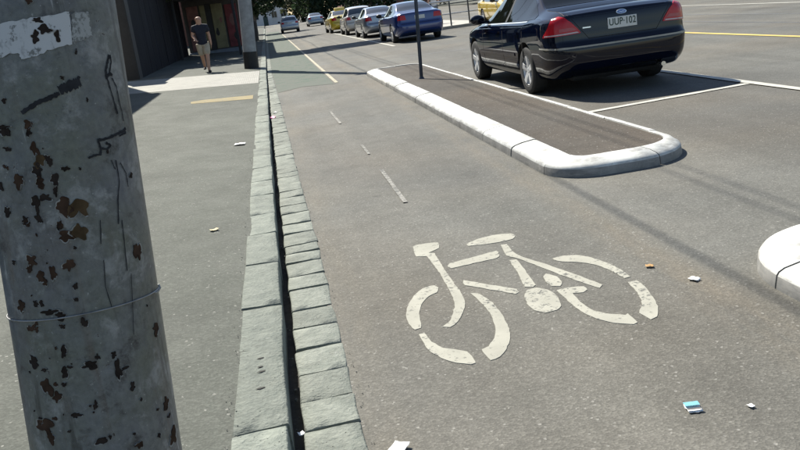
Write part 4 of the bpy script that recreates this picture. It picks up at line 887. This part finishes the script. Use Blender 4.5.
# ------------------------------------------------------------------ far pole
M_wood = plain('weathered_wood', (.27, .28, .29), .85, .25, 5, bump=.3); M_blk = plain('black_paint_matt', (.012, .012, .014), .6, .3, 8)
fp = tag(empty('power_pole', (-.66, 25.85, path_z(-.66))), 'leaning grey power pole with a black base at the footpath edge', 'pole')
tube('shaft', [(0, 0, -.1), (.17, 0, 2.2), (.36, 0, 5), (.55, 0, 8.0)], [.205, .195, .17, .14], M_wood, fp, 24)
tube('black_base', [(0.004, 0, -.05), (.043, 0, .50)], .212, M_blk, fp, 24)
box('cable_bracket', .25, 1.5, -.05, .05, 7.32, 7.40, MATS['black_trim'], fp)
tube('conduit', [(.20, .13, -.02), (.26, .13, 1.0), (.42, .13, 3.5)], .035, MATS['black_trim'], fp, 10)
box('meter_box', .24, .38, .05, .26, .78, 1.38, M_blk, fp, .015)

# ------------------------------------------------------------------ wall, buildings
def wallmat(name, c, gloss=.45):
    t = NT(name); st = t.ramp(t.noise(1, 5, .65, t.mapping((3, 3, .35))), [(.52, 0.0), (.75, 1.0)]); n = t.ramp(t.noise(1.2, 4), [(.3, .7), (.7, 1.25)])
    col = t.mix(1, c, n, 'MULTIPLY'); col = t.mix(t.math('MULTIPLY', st, .45), col, (.045, .05, .065))  # paler vertical streaks are reflections put into the colour
    t.out(col, gloss, .12); t.bump(t.noise(5, 4), .25, .02); MATS[name] = t.m; return t.m
wallmat('dark_render', (.005, .006, .011), .7)
zg = path_z(-4)
dw = tag(empty('dark_wall', (-3.98, 26, zg)), 'tall dark navy panelled wall along the footpath behind the walking person', 'wall')
box('wall_core', -.42, -.03, .35, 16.85, -.3, 3.25, MATS['dark_render'], dw)
rw_ = random.Random(8); y = .36
while y < 16.2:
    l = min(rw_.uniform(1.15, 1.3), 16.28 - y)
    o = box('panel', -.03, .012 + rw_.uniform(-.008, .008), y + .012, y + l - .012, -.1, 3.15 + rw_.uniform(-.02, .02), MATS['dark_render'], dw, .006); y += l
box('coping', -.46, .05, .3, 16.32, 3.25, 3.33, MATS['black_trim'], dw, .01)
box('gate_pillar', -.72, .04, -.3, .34, -.3, 3.45, M_blk, dw, .015)
box('pillar_cap', -.76, .08, -.34, .38, 3.45, 3.55, M_blk, dw, .015)
plain('render_grey', (.33, .31, .28), .85, .12, 2); plain('window_dark', (.02, .025, .03), .08, .1, 3); plain('frame_white', (.55, .55, .53), .6, .08, 6); plain('door_green', (.04, .07, .06), .5, .1, 5); plain('brick_red', (.22, .10, .07), .85, .2, 6); plain('roof_dark', (.06, .06, .065), .7, .15, 4)
def building(name, x0, x1, y0, y1, h, wall_m, label, face, nw, floors, zbase=.1, door=True, wh=1.4, parapet=.4):
    """box building whose street face is x = x1 ('E') or x = x0 ('W') or y = y0 ('S')"""
    b = tag(empty(name, ((x0 + x1) / 2, (y0 + y1) / 2, zbase)), label, 'building')
    ox, oy = (x0 + x1) / 2, (y0 + y1) / 2
    def bx(nm, a0, a1, u0, u1, v0, v1, m, par=b, bev=0):
        """a = depth outwards from the face, u along the face, v = height"""
        if face == 'E': return box(nm, x1 - ox + a0, x1 - ox + a1, u0 - oy, u1 - oy, v0, v1, m, par, bev)
        if face == 'W': return box(nm, x0 - ox - a1, x0 - ox - a0, u0 - oy, u1 - oy, v0, v1, m, par, bev)
        return box(nm, u0 - ox, u1 - ox, y0 - oy - a1, y0 - oy - a0, v0, v1, m, par, bev)
    box('wall', x0 - ox, x1 - ox, y0 - oy, y1 - oy, -.4, h, wall_m, b)
    box('roof', x0 - ox - .12, x1 - ox + .12, y0 - oy - .12, y1 - oy + .12, h, h + parapet, MATS['roof_dark'] if parapet < .3 else wall_m, b, .03)
    u0, u1 = (x0, x1) if face == 'S' else (y0, y1); st = (u1 - u0) / nw
    for fl in range(floors):
        for k in range(nw):
            c = u0 + st * (k + .5); z0 = h / floors * fl + (h / floors - wh) * .5
            if door and fl == 0 and k == nw // 2:
                d = bx('door', .0, .05, c - .5, c + .5, 0, 2.1, MATS['door_green'], b, .01); bx('handle', .05, .09, c + .35, c + .39, .95, 1.1, MATS['chrome'], d); continue
            w = bx('window', .0, .06, c - st * .3, c + st * .3, z0, z0 + wh, MATS['frame_white'], b, .01)
            bx('pane', .06, .066, c - st * .3 + .07, c - .03, z0 + .07, z0 + wh - .07, MATS['window_dark'], w); bx('pane', .06, .066, c + .03, c + st * .3 - .07, z0 + .07, z0 + wh - .07, MATS['window_dark'], w)
            bx('sill', .0, .14, c - st * .3 - .06, c + st * .3 + .06, z0 - .09, z0 - .003, MATS['frame_white'], w)
    return b
building('shop_building', -13, -4.45, 8, 24.6, 5.5, MATS['render_grey'], 'grey rendered building hidden behind the chipped foreground pole', 'E', 5, 2, zbase=path_z(-4.45))
# corner shop with posters and awning
sx0, sx1, sy0 = -3.93, -1.18, 42.9
sh = tag(empty('corner_shop', ((sx0 + sx1) / 2, sy0, path_z(-2.5))), 'corner shop front with yellow and red posters under a dark awning', 'building')
def sb(nm, x0, x1, y0, y1, z0, z1, m, par=sh, bev=0): return box(nm, x0 - (sx0 + sx1) / 2, x1 - (sx0 + sx1) / 2, y0 - sy0, y1 - sy0, z0, z1, m, par, bev)
sb('wall', sx0, sx1, sy0, sy0 + 16, -.3, 4.6, plain('shop_wall', (.10, .09, .085), .8, .2, 3))
sb('step', sx0, sx1, sy0 - .35, sy0 - .001, -.3, .14, plain('step_blue', (.22, .25, .30), .8, .15, 5))
plain('poster_yellow', (.26, .23, .13), .7, .25, 3); plain('poster_red', (.20, .045, .05), .7, .3, 3); plain('poster_pink', (.26, .12, .11), .7, .3, 4); plain('pillar_dark', (.03, .028, .03), .6, .2, 4)
def poster(x0, x1, z0, z1, mname, marks):
    p = sb('poster_panel', x0, x1, sy0 - .05, sy0 - .001, z0, z1, MATS[mname], sh, .01)
    for mx, mz, mr, mm in marks:
        bm = bmesh.new(); pts = [(mr * (1 + .25 * math.sin(3 * a + mx * 9)) * .6 * math.cos(a), mr * 1.5 * math.sin(a)) for a in np.linspace(0, 2 * math.pi, 18, endpoint=False)]
        bm.faces.new([bm.verts.new((mx - (sx0 + sx1) / 2 + u, -.054, mz + v)) for u, v in pts]); bm_obj('poster_mark', bm, MATS[mm], p)
poster(-3.75, -3.2, .2, 2.35, 'poster_pink', [(-3.5, 1.5, .16, 'pillar_dark')])
poster(-3.1, -2.85, .2, 2.35, 'poster_yellow', [])
poster(-2.55, -2.0, .2, 2.35, 'poster_yellow', [(-2.4, 1.0, .13, 'pillar_dark'), (-2.15, 1.55, .09, 'poster_pink')])
poster(-1.9, -1.3, .2, 2.25, 'poster_red', [(-1.6, 1.5, .2, 'poster_pink'), (-1.55, .7, .12, 'pillar_dark')])
sb('doorway', -2.83, -2.58, sy0 - .04, sy0 - .001, .14, 2.4, MATS['pillar_dark'])
aw = sb('awning', sx0, sx1 + .55, sy0 - 5.6, sy0 - .001, 2.62, 2.80, plain('awning_dark', (.03, .033, .035), .7, .2, 3), sh, .02)
for ax_ in (-1.28, -3.8): sb('awning_post', ax_ - .055, ax_ + .055, sy0 - 5.5, sy0 - 5.39, -.25, 2.615, M_blk, sh, .01)
building('white_building', -7, 5.2, 190, 215, 4.6, plain('white_render', (.72, .72, .70), .8, .06, 1), 'bright white low building closing the far end of the street', 'S', 6, 1, zbase=-.1, parapet=.25)
building('terrace_house', -14, -4.3, 62, 84, 7, MATS['brick_red'], 'red brick terrace beyond the corner shop behind the street trees', 'E', 6, 2, zbase=.2)
building('terrace_house', -14, -4.3, 88, 130, 6, MATS['render_grey'], 'long grey terrace farthest along the left footpath', 'E', 9, 2, zbase=.2)
building('apartment_block', 30, 44, 40, 120, 9, MATS['render_grey'], 'long grey apartment block across the road on the far right', 'W', 14, 3, zbase=.1)
building('brick_block', 16, 40, 175, 200, 9, MATS['brick_red'], 'red brick block behind the distant right hand trees', 'S', 8, 2, zbase=-.1)
# far kerb and footpath on the right
tag(box('far_footpath', 24, 60, -12, 320, -.2, .12, MATS['path_asphalt']), kind='structure')
# tram stop platform with railing
tag(box('tram_platform', 7.15, 9.9, 36.9, 62, -.1, .13, plain('platform', (.36, .34, .30), .8, .12, 3), None, .02), kind='structure')
M_galv = plain('galvanised', (.50, .51, .52), .45, .12, 10, metal=.4); M_gd = plain('rail_dark', (.08, .085, .09), .6, .15, 10)
rl = tag(empty('railing', (8.6, 37.05, .13)), 'pale metal safety railing at the near end of the tram stop', 'railing')
for x in (-1.3, -.45, .4, 1.2): tube('rail_post', [(x, 0, -.02), (x, 0, 1.08)], .035, M_gd, rl, 10)
tube('top_rail', [(-1.36, 0, 1.09), (1.26, 0, 1.09)], .045, M_galv, rl, 10)
tube('mid_rail', [(-1.34, 0, .52), (1.24, 0, .52)], .03, M_galv, rl, 10)
rl2 = tag(empty('railing', (7.3, 46, .13)), 'long pale railing along the left side of the tram stop', 'railing')
for k in range(9): tube('rail_post', [(0, -8 + 2 * k, -.02), (0, -8 + 2 * k, 1.08)], .035, M_gd, rl2, 8)
tube('top_rail', [(0, -8.1, 1.09), (0, 8.1, 1.09)], .045, M_galv, rl2, 8); tube('mid_rail', [(0, -8.1, .52), (0, 8.1, .52)], .03, M_galv, rl2, 8)

# ------------------------------------------------------------------ trees
def leafmat(name, c, c2):
    t = NT(name); oi = t.noise(.8, 3); v = t.voro(2.2); s = t.node('ShaderNodeSeparateColor'); t.link(v, s.inputs[0])
    col = t.mix(t.ramp(oi, [(.35, 0.0), (.65, 1.0)]), c, c2); col = t.mix(1, col, t.ramp(s.outputs[0], [(0, .7), (1, 1.3)]), 'MULTIPLY')
    t.out(col, .55, .3); t.b.inputs['Transmission Weight'].default_value = 0
    tr = t.node('ShaderNodeBsdfTranslucent'); t.link(col, tr.inputs[0]); mx = t.node('ShaderNodeMixShader'); mx.inputs[0].default_value = .3
    t.link(t.b.outputs[0], mx.inputs[1]); t.link(tr.outputs[0], mx.inputs[2]); t.link(mx.outputs[0], t.n['Material Output'].inputs[0]); MATS[name] = t.m; return t.m
leafmat('leaf_plane', (.035, .065, .018), (.06, .095, .03)); leafmat('leaf_dark', (.022, .045, .022), (.04, .065, .03)); leafmat('leaf_olive', (.05, .06, .028), (.08, .09, .045))
M_bark = plain('bark', (.13, .11, .09), .9, .3, 5, bump=.5)
def crown_mesh(seed, n_clump, per, rx, ry, rz, leaf):
    r = random.Random(seed); vs, fs = [], []
    for _ in range(n_clump):
        while True:
            c = Vector((r.uniform(-1, 1), r.uniform(-1, 1), r.uniform(-1, 1)))
            if .25 < c.length < 1: break
        c = Vector((c.x * rx, c.y * ry, c.z * rz)); cr = r.uniform(.10, .2) * (rx + ry + rz) / 3 * 1.15
        for _ in range(per):
            d = Vector((r.gauss(0, 1), r.gauss(0, 1), r.gauss(0, .8))).normalized() * cr * r.uniform(.45, 1); p = c + d
            a = Vector((r.gauss(0, 1), r.gauss(0, 1), r.gauss(0, .5))).normalized(); b = a.cross(Vector((r.gauss(0, 1), r.gauss(0, 1), r.gauss(0, 1)))).normalized()
            l = leaf * r.uniform(.6, 1.3); a *= l * .5; b *= l * .32; k = len(vs)
            vs += [p - a, p + b * .9, p + a, p - b * .9]; fs.append((k, k + 1, k + 2, k + 3))
    me = bpy.data.meshes.new('crown'); me.from_pydata(vs, [], fs); return me
CROWNS = {}
def tree(loc, h, rx, ry, rz, crown_off, leaf_m, label, seed, variety=0, leaf=.28, group='street trees', trunk=.2, dens=1.0):
    key = (variety, leaf_m, leaf, dens)
    if key not in CROWNS: CROWNS[key] = crown_mesh(50 + variety, int(150 * dens), 46, 1, 1, 1, leaf / ((rx + ry + rz) / 3))
    t = tag(empty('street_tree', loc), label, 'tree', group); r = random.Random(seed); c = Vector(crown_off) + Vector((0, 0, h))
    me = CROWNS[key]
    if not me.materials: me.materials.append(MATS[leaf_m])
    o = bpy.data.objects.new('crown', me); COL.objects.link(o); o.parent = t; o.location = c; o.scale = (rx, ry, rz); o.rotation_euler = (0, 0, 0)
    fork = Vector((crown_off[0] * .35, crown_off[1] * .35, h - rz * .8))
    tr = tube('trunk', [(0, 0, -.3), (fork.x * .2, fork.y * .2, fork.z * .5), tuple(fork)], [trunk * 1.2, trunk, trunk * .75], M_bark, t, 12)
    for k in range(6):
        a = 2 * math.pi * k / 6 + r.uniform(-.3, .3); e = c + Vector((rx * .65 * math.cos(a), ry * .65 * math.sin(a), rz * r.uniform(-.1, .5))); m_ = fork.lerp(e, .5) + Vector((0, 0, rz * .12))
        tube('limb', [tuple(fork), tuple(m_), tuple(e)], [trunk * .5, trunk * .3, trunk * .1], M_bark, tr, 8)
    return t
tree((-.98, 40.3, path_z(-.98)), 6.7, 4.0, 1.9, 1.3, (1.5, .6, 0), 'leaf_plane', 'leafy street tree reaching over the road behind the power pole', 1, 0, .3, dens=1.3)  # added tree, out of view; crown shaped to cast the shadow band
tree((-1.0, 62, .12), 4.2, 2.5, 2.6, 2.4, (.7, 0, 0), 'leaf_dark', 'dark leafy street tree on the left just beyond the corner shop', 2, 1, .3)
tree((-1.1, 84, .12), 5.0, 3.0, 3.0, 3.2, (.7, 0, 0), 'leaf_dark', 'farther dark street tree on the left kerb before the white building', 3, 1, .3)
tree((-5.4, 36, .3), 4.3, 2.6, 2.6, 1.9, (.9, 0, 0), 'leaf_plane', 'green tree leaning over the dark wall above the walking person', 4, 0, .3)
for i, (x, y, h, rr, rz, lm, lb) in enumerate([
    (8.5, 128, 5.2, 4.2, 4.8, 'leaf_dark', 'leftmost broad dark tree at the far bend of the road'), (16.5, 130, 6.0, 5.5, 5.8, 'leaf_dark', 'second broad dark tree from the left at the far bend'), (26, 128, 6.0, 6, 5.6, 'leaf_plane', 'green tree third from left at the far bend'),
    (36, 126, 6, 6, 5.5, 'leaf_dark', 'dark tree fourth from left across the far road'), (25.5, 96, 4.6, 4.2, 4.0, 'leaf_plane', 'green tree on the far right footpath behind the parked cars'), (25.8, 78, 4.6, 4.0, 3.8, 'leaf_olive', 'olive green tree on the far right footpath, nearest of them'),
    (7.2, 165, 5, 4, 4.8, 'leaf_olive', 'pale olive tree farthest away beside the white building'), (-5, 160, 5.5, 4.2, 4.6, 'leaf_dark', 'dark tree left of the bright white building')]):
    tree((x, y, 0), h, rr, rr, rz, (0, 0, 0), lm, lb, 20 + i, 2 + i % 2, .55, dens=1.1, group='trees at the far end of the street', trunk=.28)

# ------------------------------------------------------------------ litter
plain('paper_white', (.78, .78, .76), .7, .05, 20); plain('leaf_dry', (.42, .25, .10), .8, .2, 30); plain('paper_blue', (.16, .42, .50), .6, .1, 30); plain('wrap_pink', (.55, .06, .22), .5, .2, 30); plain('leaf_pale', (.48, .42, .26), .8, .15, 30)
def scrap(name, x, y, z, w, l, rot, mat, label, cat, curl=.4, seed=1, nx=5, ny=5):
    r = random.Random(seed); vs, fs = [], []; ph = r.uniform(0, 6)
    for j in range(ny + 1):
        for i in range(nx + 1):
            u, v = i / nx - .5, j / ny - .5; k = 1 - .5 * curl * abs(v) * 1.2
            vs.append((u * w * k + r.gauss(0, w * .03), v * l + r.gauss(0, l * .03), .003 + (abs(u) ** 2 * 1.2 + .25 * abs(math.sin(ph + 5 * v))) * curl * min(w, l) * .7))
    for j in range(ny):
        for i in range(nx): k = j * (nx + 1) + i; fs.append((k, k + 1, k + nx + 2, k + nx + 1))
    o = mesh(name, vs, fs, mat, None, 50); o.location = (x, y, z); o.rotation_euler = (0, 0, rot); sm = o.modifiers.new('thick', 'SOLIDIFY'); sm.thickness = .0012
    return tag(o, label, cat)
scrap('paper_scrap', 1.85, 3.56, .002, .042, .05, .5, MATS['paper_white'], 'small white paper scrap on asphalt between bicycle symbol and island end', 'litter', .5, 2)
scrap('dry_leaf', 1.75, 3.84, .002, .035, .04, 1.2, MATS['leaf_dry'], 'small orange brown leaf just beyond the bicycle rear wheel', 'leaf', .6, 3)
pk = scrap('drink_packet', 1.24, 2.43, .002, .05, .062, -.15, MATS['paper_white'], 'flattened blue and white packet on the asphalt at bottom right', 'litter', .08, 4)
for a, b in ((.004, .031), (-.024, -.012)):
    q = mesh('printed_band', [(-.026, a, .011), (.026, a, .011), (.026, b, .011), (-.026, b, .011)], [(0, 1, 2, 3)], MATS['paper_blue'] if a > 0 else MATS['tar'], pk)
scrap('paper_scrap', 1.42, 2.37, .002, .02, .024, .2, MATS['paper_white'], 'tiny white paper scrap right of the blue packet', 'litter', .5, 5)
scrap('paper_sheet', .205, 2.54, .010, .062, .085, -.5, MATS['paper_white'], 'white paper corner at the bottom edge beside the gutter stones', 'litter', .25, 6)
scrap('paper_scrap', -.54, 9.85, path_z(-.54) + .002, .11, .13, 1.4, MATS['paper_white'], 'white paper on the footpath left of the kerb', 'litter', .4, 7)
scrap('dry_leaf', -.6, 5.76, path_z(-.6) + .002, .06, .05, .4, MATS['leaf_pale'], 'pale curled leaf on the footpath left of the kerb', 'leaf', .6, 8)
scrap('pink_wrapper', -.15, 13.0, .0, .10, .22, .2, MATS['wrap_pink'], 'crumpled pink wrapper lying in the gutter', 'litter', .7, 9)
scrap('paper_scrap', -.10, 13.6, .012, .07, .08, .5, MATS['paper_white'], 'white scrap in the gutter just beyond the pink wrapper', 'litter', .5, 10)
scrap('bottle_cap', -.125, 2.82, -.012, .026, .026, .3, MATS['paper_white'], 'pale crumpled scrap wedged in the gutter slot near the bottom', 'litter', .6, 11)
